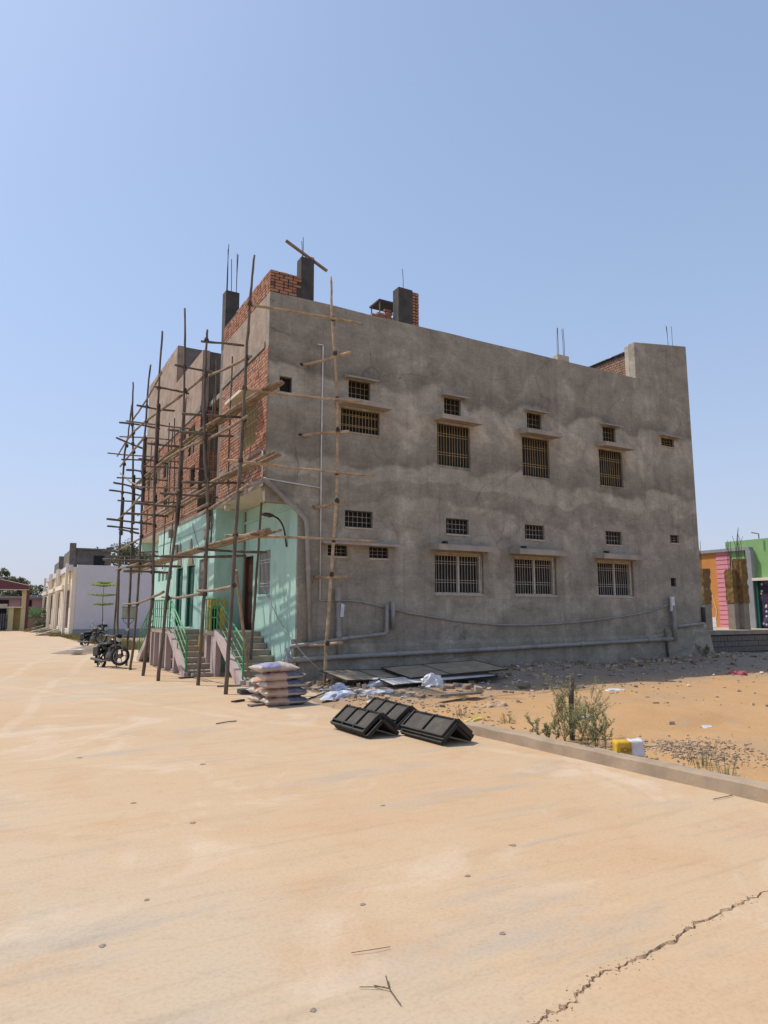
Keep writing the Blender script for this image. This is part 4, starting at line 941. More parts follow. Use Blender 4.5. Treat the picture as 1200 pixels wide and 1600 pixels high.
# working platforms: bundles of loose poles
def bundle(p, k, sp, dz=.0):
    for j in range(k):
        off = Vector(((j - (k - 1) / 2) * sp + rnd.uniform(-.02, .02), 0, rnd.uniform(-.02, .02)))
        a, b = rnd.uniform(-.35, .1), rnd.uniform(-.1, .35)
        q = [Vector(v) + off for v in p]; q[0] = q[0] + (q[0] - q[1]).normalized() * -a; q[-1] = q[-1] + (q[-1] - q[-2]).normalized() * b
        q = smoothpath(q, 5, .008); m = len(q)
        MB().tube(q, [.030 + rnd.uniform(-.004, .006)] * m, 7).build('platform_pole', POLEL, SC, smooth=True)
bundle([(-1.20,-1.30,3.21),(-1.55,1.2,3.12),(-1.80,4.28,3.06)], 5, .085)
bundle([(-1.75,3.4,3.07),(-1.91,7.2,3.0),(-1.95,10.6,2.95)], 4, .085)
bundle([(-1.16,-1.23,4.80),(-1.48,2.25,4.74)], 4, .085)
bundle([(-1.5,2.0,4.62),(-1.75,6.3,4.45)], 3, .085)
bundle([(-1.11,-1.18,6.36),(-1.38,1.4,6.28),(-1.6,2.8,6.22)], 4, .085)
bundle([(-1.55,2.2,6.2),(-1.80,6.66,6.12),(-1.81,9.9,6.0)], 4, .085)
for y, za, zb in ((1.55, 4.6, 7.9), (2.55, 3.2, 8.1), (3.2, 4.6, 7.4), (6.4, 4.7, 8.2), (7.2, 3.1, 7.7), (8.1, 4.6, 7.6), (8.9, 3.0, 8.0), (10.2, 4.6, 7.4), (11.4, 4.4, 7.9), (12.6, 4.5, 7.5)):
    x = -1.12 - rnd.random() * .2
    MB().tube(smoothpath([(x, y, za), (x + rnd.uniform(-.05, .05), y + rnd.uniform(-.08, .08), (za + zb) / 2), (x + rnd.uniform(-.06, .06), y + rnd.uniform(-.1, .1), zb)], 5, .006), [.019] * 11, 6).build('thin_upright', POLE, SC)
for y, z, a in ((4.6, 5.0, .1), (5.2, 6.9, -.1), (6.7, 4.9, .05), (6.9, 6.2, .1), (8.5, 5.9, -.05), (8.6, 7.3, .06), (9.5, 6.9, .02), (9.5, 3.6, -.06), (7.7, 3.3, .04), (3.2, 5.3, .08)):
    q = smoothpath([(-2.75 - rnd.random() * .4, y + a, z - .04), (-1.9, y, z + rnd.uniform(-.03, .03)), (-1.2, y - a, z + .03)], 4, .006)
    MB().tube(q, [.024] * len(q), 7).build('putlog', rnd.choice((POLE, POLEL)), SC)
for a, b in (((-2.5, 5.6, 5.1), (-2.52, 9.9, 6.3)), ((-2.5, 3.6, 7.9), (-2.5, 8.0, 7.7)), ((-2.52, 5.7, 4.9), (-2.5, 10.2, 4.7))):
    q = smoothpath([a, (Vector(a) + Vector(b)) / 2 + Vector((0, 0, -.06)), b], 6, .01); MB().tube(q, [.026] * len(q), 7).build('ledger', POLEL, SC)
lp = MB().tube([(-1.62, -.62, 2.46), (-1.2, .1, 1.2), (-.80, .75, .05)], [.03, .034, .036], 8).build('leaning_pole', POLEL)
tag(lp, 'bare pole leaning across the near flight of steps against the scaffold', 'pole')

# ------------------------------------------------------------------ cement bags
def bagmesh(seed, L=.76, Wd=.46, T=.175, mat=BAG1):
    n, m = 34, 20; mb = MB(); r2 = seed * 7.3
    for side in (1, -1):
        for j in range(m + 1):
            for i in range(n + 1):
                u, v = -1 + 2 * i / n, -1 + 2 * j / m
                ear = 1 + .07 * (abs(u * v)) ** 3; th = ((1 - abs(u) ** 3.2) ** .55) * ((1 - abs(v) ** 2.4) ** .62)
                w = .017 * noise.noise((u * 3 + r2, v * 3, side)) + .011 * noise.noise((u * 8 + r2, v * 3, side * 2)) + .006 * noise.noise((u * 17 + r2, v * 9, side * 2))
                mb.v.append((u * L / 2 * ear * (1 - .03 * (1 - abs(v))), v * Wd / 2 * ear * (1 - .04 * (1 - u * u)), side * (T / 2 * th + w * (th > .05)) + .02 * noise.noise((u * 1.3 + r2, v, 8))))
    st = (n + 1) * (m + 1)
    for s_ in (0, 1):
        for j in range(m):
            for i in range(n):
                a = s_ * st + j * (n + 1) + i; mb.f.append((a, a + 1, a + n + 2, a + n + 1))
    bmh = mb.mesh('cement_bag'); bm = bmesh.new(); bm.from_mesh(bmh); bmesh.ops.remove_doubles(bm, verts=bm.verts, dist=.0008)
    bmesh.ops.recalc_face_normals(bm, faces=bm.faces); bm.to_mesh(bmh); bm.free(); bmh.shade_smooth(); bmh.materials.append(mat); return bmh
def bag(x, y, z, rz, mat, label, seed, tilt=0):
    o = ob('cement_bag', bagmesh(seed, mat=mat), None); o.location = (x, y, z); o.rotation_euler = (tilt, tilt * .5, rz)
    tag(o, label, 'bag', 'cement bags in the pile by the steps')
bag(-1.42, -2.98, .075, R(-3), BAG1, 'lowest cement bag in the front stack beside the steps', 1)
bag(-1.43, -2.97, .215, R(-5), BAG1, 'second cement bag from the bottom of the front stack', 2)
bag(-1.46, -2.96, .355, R(2), BAG1, 'middle cement bag of the five in the front stack', 3)
bag(-1.49, -2.95, .495, R(8), BAG1, 'cement bag with bright orange half just under the topmost bag', 4)
bag(-1.60, -2.93, .64, R(9), BAG2, 'topmost cement bag, lilac half to the left', 5, .03)
bag(-1.46, -2.40, .075, R(12), BAG1, 'lowest cement bag of the low stack behind the front one', 6)
bag(-1.47, -2.42, .215, R(4), BAG1, 'middle cement bag of the low stack behind the front one', 7)
bag(-1.45, -2.40, .36, R(-14), BAG1, 'upper cement bag of the low stack, showing left of the bright orange one', 8)

# ------------------------------------------------------------------ stacked black gable forms on the road
def form_thing(x, y, z, L, rz, npan, layers, label):
    t = empty('gable_form_stack', (x, y, z), rz, label, 'formwork', 'stacks of black gable-shaped forms'); t.scale = (.93, .93, .93)
    hw, H = .235, .19
    for k in range(layers):
        z0 = k * .045; dx = rnd.uniform(-.02, .02); dy = rnd.uniform(-.05, .05) + (.02 if k == 0 else 0)
        lay = None
        for s in (-1, 1):
            d = Vector((s * hw, 0, -H)).normalized(); nrm = Vector((s * H, 0, hw)).normalized()
            M = Matrix((d, Vector((0, 1, 0)), nrm)).transposed(); ln = math.hypot(hw, H) / 2
            c = Vector((dx + s * hw / 2, dy, z0 + H / 2 + .02))
            mb = MB().obox(c, (ln, L / 2, .008), M)
            for yy in [-L / 2 + L * q / npan for q in range(npan + 1)]:
                mb.obox(c + Vector((0, yy * .985, 0)) + nrm * .02, (ln, .012, .022), M)
            mb.obox(c + d * (ln - .012) + nrm * .018, (.012, L / 2, .02), M)
            if lay is None: lay = mb.build('form_layer', FORM, t)
            else: mb.build('form_slope', FORM, lay)
            if k == layers - 1:
                for q in range(npan):
                    yy = -L / 2 + L * (q + .5) / npan
                    MB().obox(c + Vector((0, yy, 0)) + nrm * .0115, (ln - .03, L / npan / 2 - .02, .004), M).build('panel', FORMP, lay)
        mb = MB().beam((dx, dy - L / 2 - .02, z0 + H + .03), (dx, dy + L / 2 + .02, z0 + H + .03), .03, .03); mb.build('ridge', FORM, lay)
    return t
form_thing(-1.50, -6.12, .0, .98, R(2), 3, 3, 'leftmost stack of black gable-shaped forms on the road, three panels long')
form_thing(-.78, -5.62, .0, 1.2, R(-3), 3, 3, 'rear stack of black gable forms, between the two nearer stacks')
form_thing(-.92, -7.02, .0, .95, R(3), 2, 3, 'rightmost stack of black gable forms, two panels long, next to the kerb end')

# ------------------------------------------------------------------ litter by the wall
def crumple(name, x, y, r, h, mat, label, cat, seed, sx=1.0, sy=1.0, rz=0, z=None):
    mb = MB(); n, m = 20, 9
    for j in range(m + 1):
        ph = math.pi / 2 * j / m
        for i in range(n):
            t = 2 * math.pi * i / n; q = 1 + .38 * noise.noise((math.cos(t) * 1.4 + seed, math.sin(t) * 1.4, ph * 1.3)) + .22 * noise.noise((math.cos(t) * 4, math.sin(t) * 4 + seed, ph * 3))
            mb.v.append((r * sx * q * math.cos(ph) * math.cos(t), r * sy * q * math.cos(ph) * math.sin(t), h * q * math.sin(ph)))
    mb.f = [(j * n + i, j * n + (i + 1) % n, (j + 1) * n + (i + 1) % n, (j + 1) * n + i) for j in range(m) for i in range(n)]
    mb.f.append(tuple(range(n - 1, -1, -1)))
    o = mb.build(name, mat); o.location = (x, y, terr(x, y) - .01 if z is None else z); o.rotation_euler = (0, 0, rz)
    return tag(o, label, cat)
crumple('plastic_bag', 1.95, -2.55, .24, .24, PLASTIC, 'crumpled white plastic sack lying on the frames', 'bag', 1.0, 1.1, .7, z=terr(1.95, -2.55) + .0)
crumple('plastic_bag', -.30, -2.9, .34, .12, PLASTICB, 'flattened blue-white plastic sack on the road beside the cement bags', 'bag', 2.0, 1.1, .7, .2)
crumple('plastic_bag', .10, -2.0, .18, .13, PLASTICB, 'small crumpled clear bag by the foot of the lone side pole', 'bag', 3.0)
crumple('plastic_sheet', .55, -2.7, .3, .07, PLASTIC, 'torn pale plastic sheet in the litter below the side pole', 'sheet', 4.0, 1.2, .6)
crumple('plastic_sheet', 1.15, -1.9, .28, .14, PLASTIC, 'wrinkled whitish sheet draped on the leaning frames', 'sheet', 5.0, 1.3, .6)
crumple('paper_sack', 1.5, -5.15, .30, .075, simple('tan_sack', (.48, .33, .2), .8, .2, 5, .4, 12), 'tan and grey paper sack half buried in the sand', 'sack', 6.0, 1.1, .5, .3)
crumple('cloth_rag', 10.4, -3.6, .22, .09, simple('pink_rag', (.35, .08, .10), .9, .3, 6, .4), 'small red rag on the sand at the shadow edge', 'rag', 7.0)
crumple('plastic_scrap', 4.9, -4.6, .18, .05, PLASTIC, 'white scrap of plastic on sand below the middle window', 'litter', 8.0, 1.4, .6)
crumple('plastic_scrap', 2.6, -8.3, .10, .03, PLASTIC, 'grey plastic scrap lying on open sand right of the weeds', 'litter', 9.0, 1.5, .5)
crumple('plastic_scrap', 1.5, -7.2, .10, .03, PLASTIC, 'thin white scrap on the sand just behind the post', 'litter', 10.0, 1.5, .5)
crumple('yellow_scrap', .28, -6.25, .14, .05, simple('yellow_wrap', (.55, .42, .10), .6, .3, 5, .2), 'yellowish wrapper in weeds behind the black forms', 'litter', 12.0, 1.4, .6)
mb = MB()
for i in range(170):
    if i < 110: x, y = rnd.uniform(-.7, 4.5), -1.2 - abs(rnd.gauss(0, 1.4))
    else: x, y = rnd.uniform(3, 15), -.6 - abs(rnd.gauss(0, 2.2))
    if x < edge_x(y) + .05: continue
    r = rnd.uniform(.02, .085); c = Vector((x, y, terr(x, y) + .012)); a = rnd.random() * 6.28
    vs = []
    for k in range(7): vs.append(c + Vector((r * rnd.uniform(.5, 1.1) * math.cos(a + k * .9), r * rnd.uniform(.4, .9) * math.sin(a + k * .9), rnd.uniform(-.008, .03))))
    mb.add(vs + [c + Vector((0, 0, .03))], [(k, (k + 1) % 7, 7) for k in range(7)])
tag(mb.build('litter', simple('mixed_litter', (.42, .40, .37), .6, .3, 8, .3, island=.55), fix=False), 'small scraps of paper and plastic strewn along the wall', 'litter', kind='stuff')
def frame_panel(x, y, z, L, Wd, rz, tx, ty, mat, label):
    t = empty('framed_sheet', (x, y, z), rz, label, 'sheet', 'framed sheets lying by the wall'); t.rotation_euler = (tx, ty, rz)
    MB().box((-L / 2, -Wd / 2, -.006), (L / 2, Wd / 2, .006)).build('sheet', mat, t)
    for a, b in (((-L / 2, -Wd / 2 - .018), (L / 2, -Wd / 2)), ((-L / 2, Wd / 2), (L / 2, Wd / 2 + .018))): bx('frame_bar', (a[0], a[1], -.012), (b[0], b[1], .016), BLACK, t)
    for x_ in (-L / 2 - .03, -L * .1, L / 2): bx('frame_bar', (x_, -Wd / 2, -.010), (x_ + .02, Wd / 2, .014), BLACK, t)
frame_panel(2.95, -1.55, .34, 2.5, 1.3, R(-2), R(5), R(-2), SHEET, 'black-framed brown sheet lying tilted by the wall, right one')
frame_panel(1.35, -1.35, .26, 2.2, 1.1, R(4), R(6), R(2), SHEET, 'black-framed brown sheet lying against the wall foot, left one')
frame_panel(2.4, -2.15, .22, 2.7, .55, R(3), R(8), R(-1), SHEETW, 'pale narrow sheet lying in front of the brown framed sheets')
bx('support_block', (2.2, -1.9, .0), (2.45, -1.6, .24), CONC, tag(empty('concrete_block', (0, 0, 0)), 'grey block propping up the framed sheets', 'block'))
pk = MB().box((1.0, -4.25, .12), (1.9, -4.05, .155), .01).build('plank', TIMBER); tag(pk, 'short dark plank lying on rubble right of the white sack', 'plank')
bn = bx('cover_slab', (-1.62, -1.25, .0), (-1.12, -.92, .09), CONCD); tag(bn, 'low dark slab on the road between the steps and the cement bags', 'slab')
for i, (x, y, a, l) in enumerate(((-1.9, -2.9, .3, .3), (-2.0, -2.2, .5, .25), (-1.4, .35, 2.9, .5), (-1.75, 2.7, .2, .35))):
    pk = MB().box((-l / 2, -.05, 0), (l / 2, .05, .03), .008).build('wood_offcut', [TIMBER, CONCD, TIMBER, CONCD][i]); pk.location = (x, y, .003); pk.rotation_euler = (0, 0, a)
    tag(pk, ['flat offcut on the road left of the cement bags', 'small dark offcut near the low slab by the bags', 'offcut on the ground between the two staircases', 'dark scrap at the foot of the far staircase'][i], 'offcut')
# sticks and tar spots on the road
def stick(pts, r, label):
    tag(MB().tube(pts, r, 5).build('twig', STEM), label, 'twig')
stick([(-4.36, -11.42, .01), (-4.26, -11.45, .014), (-4.17, -11.46, .01)], .0016, 'thin twig lying flat in the road foreground')
mb = MB(); mb.tube([(-4.40, -11.72, .008), (-4.36, -11.78, .012), (-4.375, -11.90, .008)], .0025, 5); mb.tube([(-4.36, -11.78, .012), (-4.33, -11.70, .02)], .003, 5); mb.tube([(-4.37, -11.76, .012), (-4.46, -11.70, .008)], .0018, 5)
tag(mb.build('twig', STEM), 'forked twig lying in the road foreground', 'twig')
stick([(-3.05, -4.5, .012), (-2.85, -4.45, .02), (-2.72, -4.40, .012)], .008, 'dark stick lying on the road left of the cement bags')
stick([(-.45, -10.55, .01), (-.3, -10.56, .013), (-.18, -10.55, .01)], .0035, 'thin stick on the road beside the kerb')
TAR = simple('tar_spot', (.25, .19, .14), .7, .3, 20, .2)
for i, (x, y, r) in enumerate(((-5.37, -10.75, .022), (-5.08, -10.3, .02), (-4.05, -10.95, .02), (-4.7, -11.75, .018), (-3.3, -10.9, .022), (-3.6, -11.6, .02), (-2.7, -10.6, .028), (-4.5, -9.0, .03), (-3.0, -9.3, .025), (-4.8, -8.2, .03), (-3.9, -7.0, .04), (-5.0, -6.0, .04))):
    mb = MB(); n = 12
    vs = [(r * .8 * (1 + .3 * rnd.uniform(-1, 1)) * math.cos(2 * math.pi * k / n), .75 * r * (1 + .3 * rnd.uniform(-1, 1)) * math.sin(2 * math.pi * k / n), 0) for k in range(n)]
    mb.add(vs + [(0, 0, .004)], [(k, (k + 1) % n, n) for k in range(n)]); o = mb.build('tar_spot', TAR, road); o.location = (x, y, .0025)

# yellow and white printed bag by the kerb
yb = empty('printed_bag', (.06, -9.20, .08), R(-30), 'yellow and white printed plastic bag standing behind the kerb', 'bag')
mb = MB()
def soft(a, b, nx=8, ny=4, nz=6, seed=0, amp=.012):
    m = MB(); bm = bmesh.new(); bmesh.ops.create_cube(bm, size=1); bmesh.ops.subdivide_edges(bm, edges=bm.edges, cuts=5, use_grid_fill=True)
    me = bpy.data.meshes.new('bag_body')
    for v in bm.verts:
        p = Vector((a[k] + (v.co[k] + .5) * (b[k] - a[k]) for k in range(3))); nn = noise.noise_vector((p * 9) + Vector((seed, 0, 0))); v.co = p + nn * amp
    bm.to_mesh(me); bm.free(); me.shade_smooth(); return me
ob('yellow_panel', soft((-.19, -.09, .0), (.015, .09, .22), seed=1), YBAG, yb); ob('white_panel', soft((.018, -.085, .0), (.20, .085, .235), seed=5, amp=.018), PLASTIC, yb)
def text(s, size, loc, rot, mat, parent):
    c = bpy.data.curves.new('lettering', 'FONT'); c.body = s; c.size = size; c.extrude = .001; c.align_x = 'CENTER'
    t = bpy.data.objects.new('tmp', c); COL.objects.link(t); dg = bpy.context.evaluated_depsgraph_get()
    me = bpy.data.meshes.new_from_object(t.evaluated_get(dg)); bpy.data.objects.remove(t)
    o = ob('lettering', me, mat, parent); o.location = loc; o.rotation_euler = rot; return o
yb.scale = (.76, .76, .72)
text('ICH', .09, (-.06, -.103, .075), (R(90), 0, 0), BROWNP, yb)
# post stuck in the sand
pt = MB().tube(smoothpath([(.40, -8.03, -.1), (.405, -8.03, .4), (.43, -8.03, .78)], 4, .004), [.033] * 9, 9).build('wooden_post', POLE); tag(pt, 'upright weathered wooden stake standing among the weeds behind the kerb', 'stake')

# ------------------------------------------------------------------ weeds
def weed(x, y, h, n, spread, label, seed, group='weeds along the kerb'):
    r2 = random.Random(seed); t = empty('weed_bush', (x, y, terr(x, y)), 0, label, 'weed', group); st = MB(); lf = MB()
    def leafs(p, d, k):
        for _ in range(k):
            a = Vector((r2.gauss(0, 1), r2.gauss(0, 1), r2.gauss(.3, .6))).normalized(); l = r2.uniform(.012, .028); w = a.orthogonal().normalized() * l * .15
            lf.add([p, p + a * l * .5 + w, p + a * l, p + a * l * .5 - w], [(0, 1, 2, 3)])
    def branch(p, d, L, r, lev):
        q = [p]; m = 6
        for i in range(m):
            d = (d + Vector((r2.gauss(0, .12), r2.gauss(0, .12), .06))).normalized(); p = p + d * L / m; q.append(p)
            if lev > 0: leafs(p, d, 3 if lev == 2 else 2)
            if lev < 2 and i > 0:
                for _ in range(2 if lev == 0 else 1):
                    dd = (d * .7 + Vector((r2.gauss(0, .6), r2.gauss(0, .6), r2.uniform(.0, .5)))).normalized(); branch(p, dd, L * r2.uniform(.28, .5), r * .55, lev + 1)
        st.tube(q, [r * (1 - .7 * k / m) for k in range(m + 1)], 4, cap=False)
    for i in range(n):
        a = r2.uniform(0, 6.28); s = r2.uniform(0, spread)
        branch(Vector((.10 * math.cos(a), .1 * math.sin(a), -.02)), Vector((math.cos(a) * s, math.sin(a) * s, 1)).normalized(), h * r2.uniform(.6, 1), .005, 0)
    tag(st.build('stems', STEM, t, fix=False), kind='stuff'); tag(lf.build('leaves', WEED, t, fix=False), kind='stuff')
def tuft_thing(x, y, h, label, seed):
    r2 = random.Random(seed); t = empty('grass_clump', (x, y, terr(x, y)), 0, label, 'weed', 'weeds along the kerb'); m = MB(); st = MB()
    for _ in range(34):
        a = r2.uniform(0, 6.28); q = r2.uniform(0, .16); p = Vector((q * math.cos(a), q * math.sin(a), -.01)); l = h * r2.uniform(.35, 1)
        d = Vector((math.cos(a) * r2.uniform(.1, .7), math.sin(a) * r2.uniform(.1, .7), 1)).normalized(); w = Vector((-math.sin(a), math.cos(a), 0)) * .0035
        e = p + d * l; k = p + d * l * .6 + Vector((0, 0, .02)); m.add([p - w, p + w, k + w * .8, k - w * .8, e], [(0, 1, 2, 3), (3, 2, 4)])
    for _ in range(4):
        a = r2.uniform(0, 6.28); p = Vector((.05 * math.cos(a), .05 * math.sin(a), 0)); e = p + Vector((math.cos(a) * .3, math.sin(a) * .3, 1)).normalized() * h * 1.1
        st.tube([p, (p + e) / 2 + Vector((0, 0, .02)), e], .0022, 4)
        for _ in range(7): c = p.lerp(e, r2.uniform(.4, 1)); v_ = Vector((r2.gauss(0, 1), r2.gauss(0, 1), .5)).normalized() * .022; m.add([c, c + v_ + Vector((0, 0, .006)), c + v_ * 1.6], [(0, 1, 2)])
    tag(m.build('blades', WEED, t, fix=False), kind='stuff'); tag(st.build('stems', STEM, t, fix=False), kind='stuff')
weed(.30, -8.15, .62, 6, .42, 'tall feathery weed bush growing round the stake', 11)
weed(.10, -8.72, .50, 6, .45, 'leafy weed bush between the stake and the yellow bag', 12)
weed(.05, -8.02, .34, 4, 1.4, 'low sprawling weed left of the stake against the kerb', 13)
tuft_thing(.40, -9.85, .26, 'small thin grass clump behind the kerb right of the bag', 14)
tuft_thing(.24, -10.2, .24, 'small dry grass clump behind the kerb nearest the right edge', 15)
tuft_thing(.25, -5.9, .15, 'small grass clump behind the black forms', 16)
tuft_thing(.55, -6.6, .12, 'tiny grass clump on gravel right of the black forms', 17)
weed(7.6, -6.6, .12, 3, 1.4, 'low tuft on the open sand far from the kerb', 18)
weed(13.3, -.55, .35, 3, .7, 'thin weed at the foot of the far end of the wall', 19)

# ------------------------------------------------------------------ motorcycles
def motorcycle(label, loc, rz, lean, mats=(GLOSS,)):
    t = empty('motorcycle', loc, 0, label, 'motorcycle', 'motorcycles parked in front of the houses'); t.rotation_mode = 'ZXY'; t.rotation_euler = (lean, 0, rz); t.scale = (.9, .9, .9)
    def wheel(cx, steer=0):
        ax = Vector((math.sin(-steer) * -1, math.cos(steer), 0)) if steer else Vector((0, 1, 0))
        w = MB().torus((cx, 0, .30), ax, .255, .045, 32, 10).build('wheel', RUBBER, t, smooth=True)
        MB().torus((cx, 0, .30), ax, .212, .014, 32, 6).build('rim', CHROME, w, smooth=True)
        mb = MB(); mb.lathe([(.0, -.06), (.05, -.06), (.07, -.03), (.07, .03), (.05, .06), (0, .06)], (cx, 0, .30), ax, 14); mb.build('hub', ENG, w)
        u = ax.cross(Vector((0, 0, 1))).normalized()
        for k in range(5):
            a = 2 * math.pi * k / 5; d = u * math.cos(a) + Vector((0, 0, math.sin(a)))
            MB().tube([Vector((cx, 0, .3)) + d * .05, Vector((cx, 0, .3)) + d * .212], .013, 6).build('spoke', BLACK, w)
        return w
    wheel(-.62); wheel(.64, -.75)
    def fender(cx, a0, a1, r, wd):
        mb = MB(); n = 12
        for i in range(n + 1):
            a = R(a0 + (a1 - a0) * i / n); p = (cx + r * math.cos(a), .30 + r * math.sin(a))
            for yv, rr in ((-wd, .985), (-wd * .6, 1.02), (0, 1.04), (wd * .6, 1.02), (wd, .985)): mb.v.append((cx + r * rr * math.cos(a), yv, .30 + r * rr * math.sin(a)))
        mb.f = [(i * 5 + k, i * 5 + k + 1, (i + 1) * 5 + k + 1, (i + 1) * 5 + k) for i in range(n) for k in range(4)]
        mb.build('mudguard', BLACK, t, smooth=True)
    fender(.64, 20, 165, .335, .07); fender(-.62, 25, 190, .34, .085)
    def loft(name, secs, mat, n=14):
        mb = MB()
        for x, z, hw, hh in secs:
            for k in range(n):
                a = 2 * math.pi * k / n; c, s = math.cos(a), math.sin(a)
                mb.v.append((x, hw * math.copysign(abs(c) ** .7, c), z + hh * math.copysign(abs(s) ** .7, s)))
        m = len(secs)
        mb.f = [(i * n + k, i * n + (k + 1) % n, (i + 1) * n + (k + 1) % n, (i + 1) * n + k) for i in range(m - 1) for k in range(n)] + [tuple(range(n)), tuple(range((m - 1) * n, m * n))]
        return mb.build(name, mat, t, smooth=True)
    loft('fuel_tank', [(-.10, .76, .07, .05), (-.02, .79, .12, .09), (.14, .82, .15, .11), (.28, .80, .14, .10), (.38, .76, .08, .06)], mats[0])
    loft('seat', [(-.75, .84, .07, .025), (-.68, .83, .12, .05), (-.4, .80, .13, .055), (-.2, .77, .12, .05), (-.08, .77, .08, .03)], BLACK)
    loft('tail', [(-.92, .78, .04, .03), (-.8, .74, .10, .06), (-.5, .67, .11, .08), (-.2, .66, .09, .07)], mats[0])
    loft('engine', [(-.12, .36, .10, .13), (-.05, .36, .15, .16), (.12, .38, .15, .17), (.22, .44, .11, .17), (.30, .50, .08, .1)], ENG)
    for k in range(5): bx('cooling_fin', (.06, -.13, .50 + .03 * k), (.26, .13, .512 + .03 * k), ENG, t)
    MB().tube([(.40, 0, .86), (.28, 0, .66), (.24, 0, .3), (-.1, 0, .24), (-.2, 0, .45)], .028, 8).build('frame_tube', BLACK, t)
    MB().tube([(-.18, .0, .62), (-.62, .10, .30)], .025, 8).build('swing_arm', BLACK, t); MB().tube([(-.18, 0, .62), (-.62, -.10, .30)], .025, 8).build('swing_arm', BLACK, t)
    MB().tube([(-.42, .13, .66), (-.58, .13, .36)], .03, 8).build('shock_absorber', CHROME, t); MB().tube([(-.42, -.13, .66), (-.58, -.13, .36)], .03, 8).build('shock_absorber', CHROME, t)
    for s in (-1, 1): MB().tube([(.64, s * .085, .30), (.50, s * .085, .62), (.42, s * .08, .90)], [.03, .03, .022], 8).build('fork', ENG, t)
    MB().tube([(.30, -.13, .42), (.20, -.16, .22), (-.2, -.17, .24), (-.45, -.18, .30), (-.95, -.19, .40)], [.02, .022, .03, .045, .045], 10).build('exhaust', ENG, t)
    MB().tube([(.28, .36, .98), (.36, .30, 1.0), (.42, .10, .96), (.42, -.10, .96), (.36, -.30, 1.0), (.28, -.36, .98)], .014, 8).build('handlebar', CHROME, t)
    for s in (-1, 1):
        MB().tube([(.33, s * .28, 1.0), (.25, s * .40, .965)], .02, 8).build('grip', BLACK, t)
        m_ = MB().tube([(.36, s * .26, 1.0), (.36, s * .33, 1.16)], .007, 6).build('mirror', BLACK, t)
        MB().lathe([(0, -.012), (.05, -.01), (.06, 0), (.05, .01), (0, .012)], (.36, s * .35, 1.19), (1, 0, 0), 12).build('mirror_glass', CHROME, m_)
        MB().lathe([(0, -.03), (.025, -.02), (.03, .01), (0, .03)], (.50, s * .16, .84), (1, 0, 0), 10).build('indicator', simple('amber', (.5, .2, .02), .3, .1, 5, 0) if 'amber' not in MATS else MATS['amber'], t)
    hl = MB().lathe([(0, -.10), (.06, -.08), (.095, 0), (.10, .03)], (.50, 0, .86), (1, 0, -.1), 16).build('headlight', BLACK, t, smooth=True)
    MB().lathe([(.10, .03), (.06, .05), (0, .055)], (.50, 0, .86), (1, 0, -.1), 16).build('lens', GLASS, hl, smooth=True)
    loft('visor', [(.46, .98, .12, .05), (.54, .95, .11, .06), (.58, .90, .06, .03)], mats[0])
    for s in (-1, 1): bx('saddle_box', (-.78, s * .17 - .07, .45), (-.42, s * .17 + .07, .74), BLACK, t, bevel=.03)
    MB().tube([(-.05, .12, .22), (-.1, .28, .03)], .012, 6).build('side_stand', BLACK, t)
    MB().tube([(.1, -.2, .27), (.1, .2, .27)], .014, 6).build('foot_rest', BLACK, t)
    MB().tube([(-.6, .1, .8), (-.9, .09, .84), (-.9, -.09, .84), (-.6, -.1, .8)], .012, 6).build('grab_rail', CHROME, t)
    return t
motorcycle('black motorcycle with side boxes parked beside the scaffold posts', (-2.90, 6.98, 0), R(-72), R(-9))
motorcycle('dark motorcycle parked in the grass by the white house', (-1.75, 21.0, 0), R(-60), R(-14))

# ------------------------------------------------------------------ sand heap, tub, sign board behind the scaffold
mb = MB(); n, m = 28, 10
for j in range(m + 1):
    for i in range(n):
        t = 2 * math.pi * i / n; r = (1 - j / m) * (1 + .2 * noise.noise((math.cos(t), math.sin(t), j * .2))); h = .32 * (1 - (1 - j / m) ** 1.0) * (1 + .15 * noise.noise((math.cos(t) * 2, math.sin(t) * 2, j * .4)))
        mb.v.append((-2.7 + 1.3 * r * math.cos(t), 15.2 + .9 * r * math.sin(t), h - .02))
mb.f = [(j * n + i, j * n + (i + 1) % n, (j + 1) * n + (i + 1) % n, (j + 1) * n + i) for j in range(m) for i in range(n)]
tag(mb.build('sand_heap', SAND, smooth=True), 'low heap of orange sand on the road beyond the motorcycle', 'sand heap')
tub = MB().lathe([(.0, .0), (.20, .0), (.27, .16), (.29, .17), (.26, .165), (.19, .02), (0, .02)], (0, 0, 0), (0, 0, 1), 20).build('tub', PLASTIC, smooth=True); tub.location = (-3.12, 14.2, .03)
tag(tub, 'shallow white tub standing in front of the sand heap', 'tub')
sg = empty('sign_board', (-.75, 17.6, 0), 0, 'back of a small grey sign board on a forked green post', 'sign')
bx('board', (-.30, -.02, 1.32), (.30, .02, 1.80), simple('sign_grey', (.30, .33, .28), .6, .15, 3, .1), sg); MB().tube([(0, .03, -.1), (0, .03, 1.0)], .025, 8).build('post', GREEND, sg)
for s in (-1, 1): MB().tube([(0, .03, 1.0), (s * .2, .03, 1.2), (s * .24, .03, 1.32)], .016, 6).build('post_fork', GREEND, sg)
bx('board_rim', (-.32, -.025, 1.80), (.32, .025, 1.83), GREEND, sg); bx('board_rim', (-.32, -.025, 1.29), (.32, .025, 1.318), GREEND, sg)

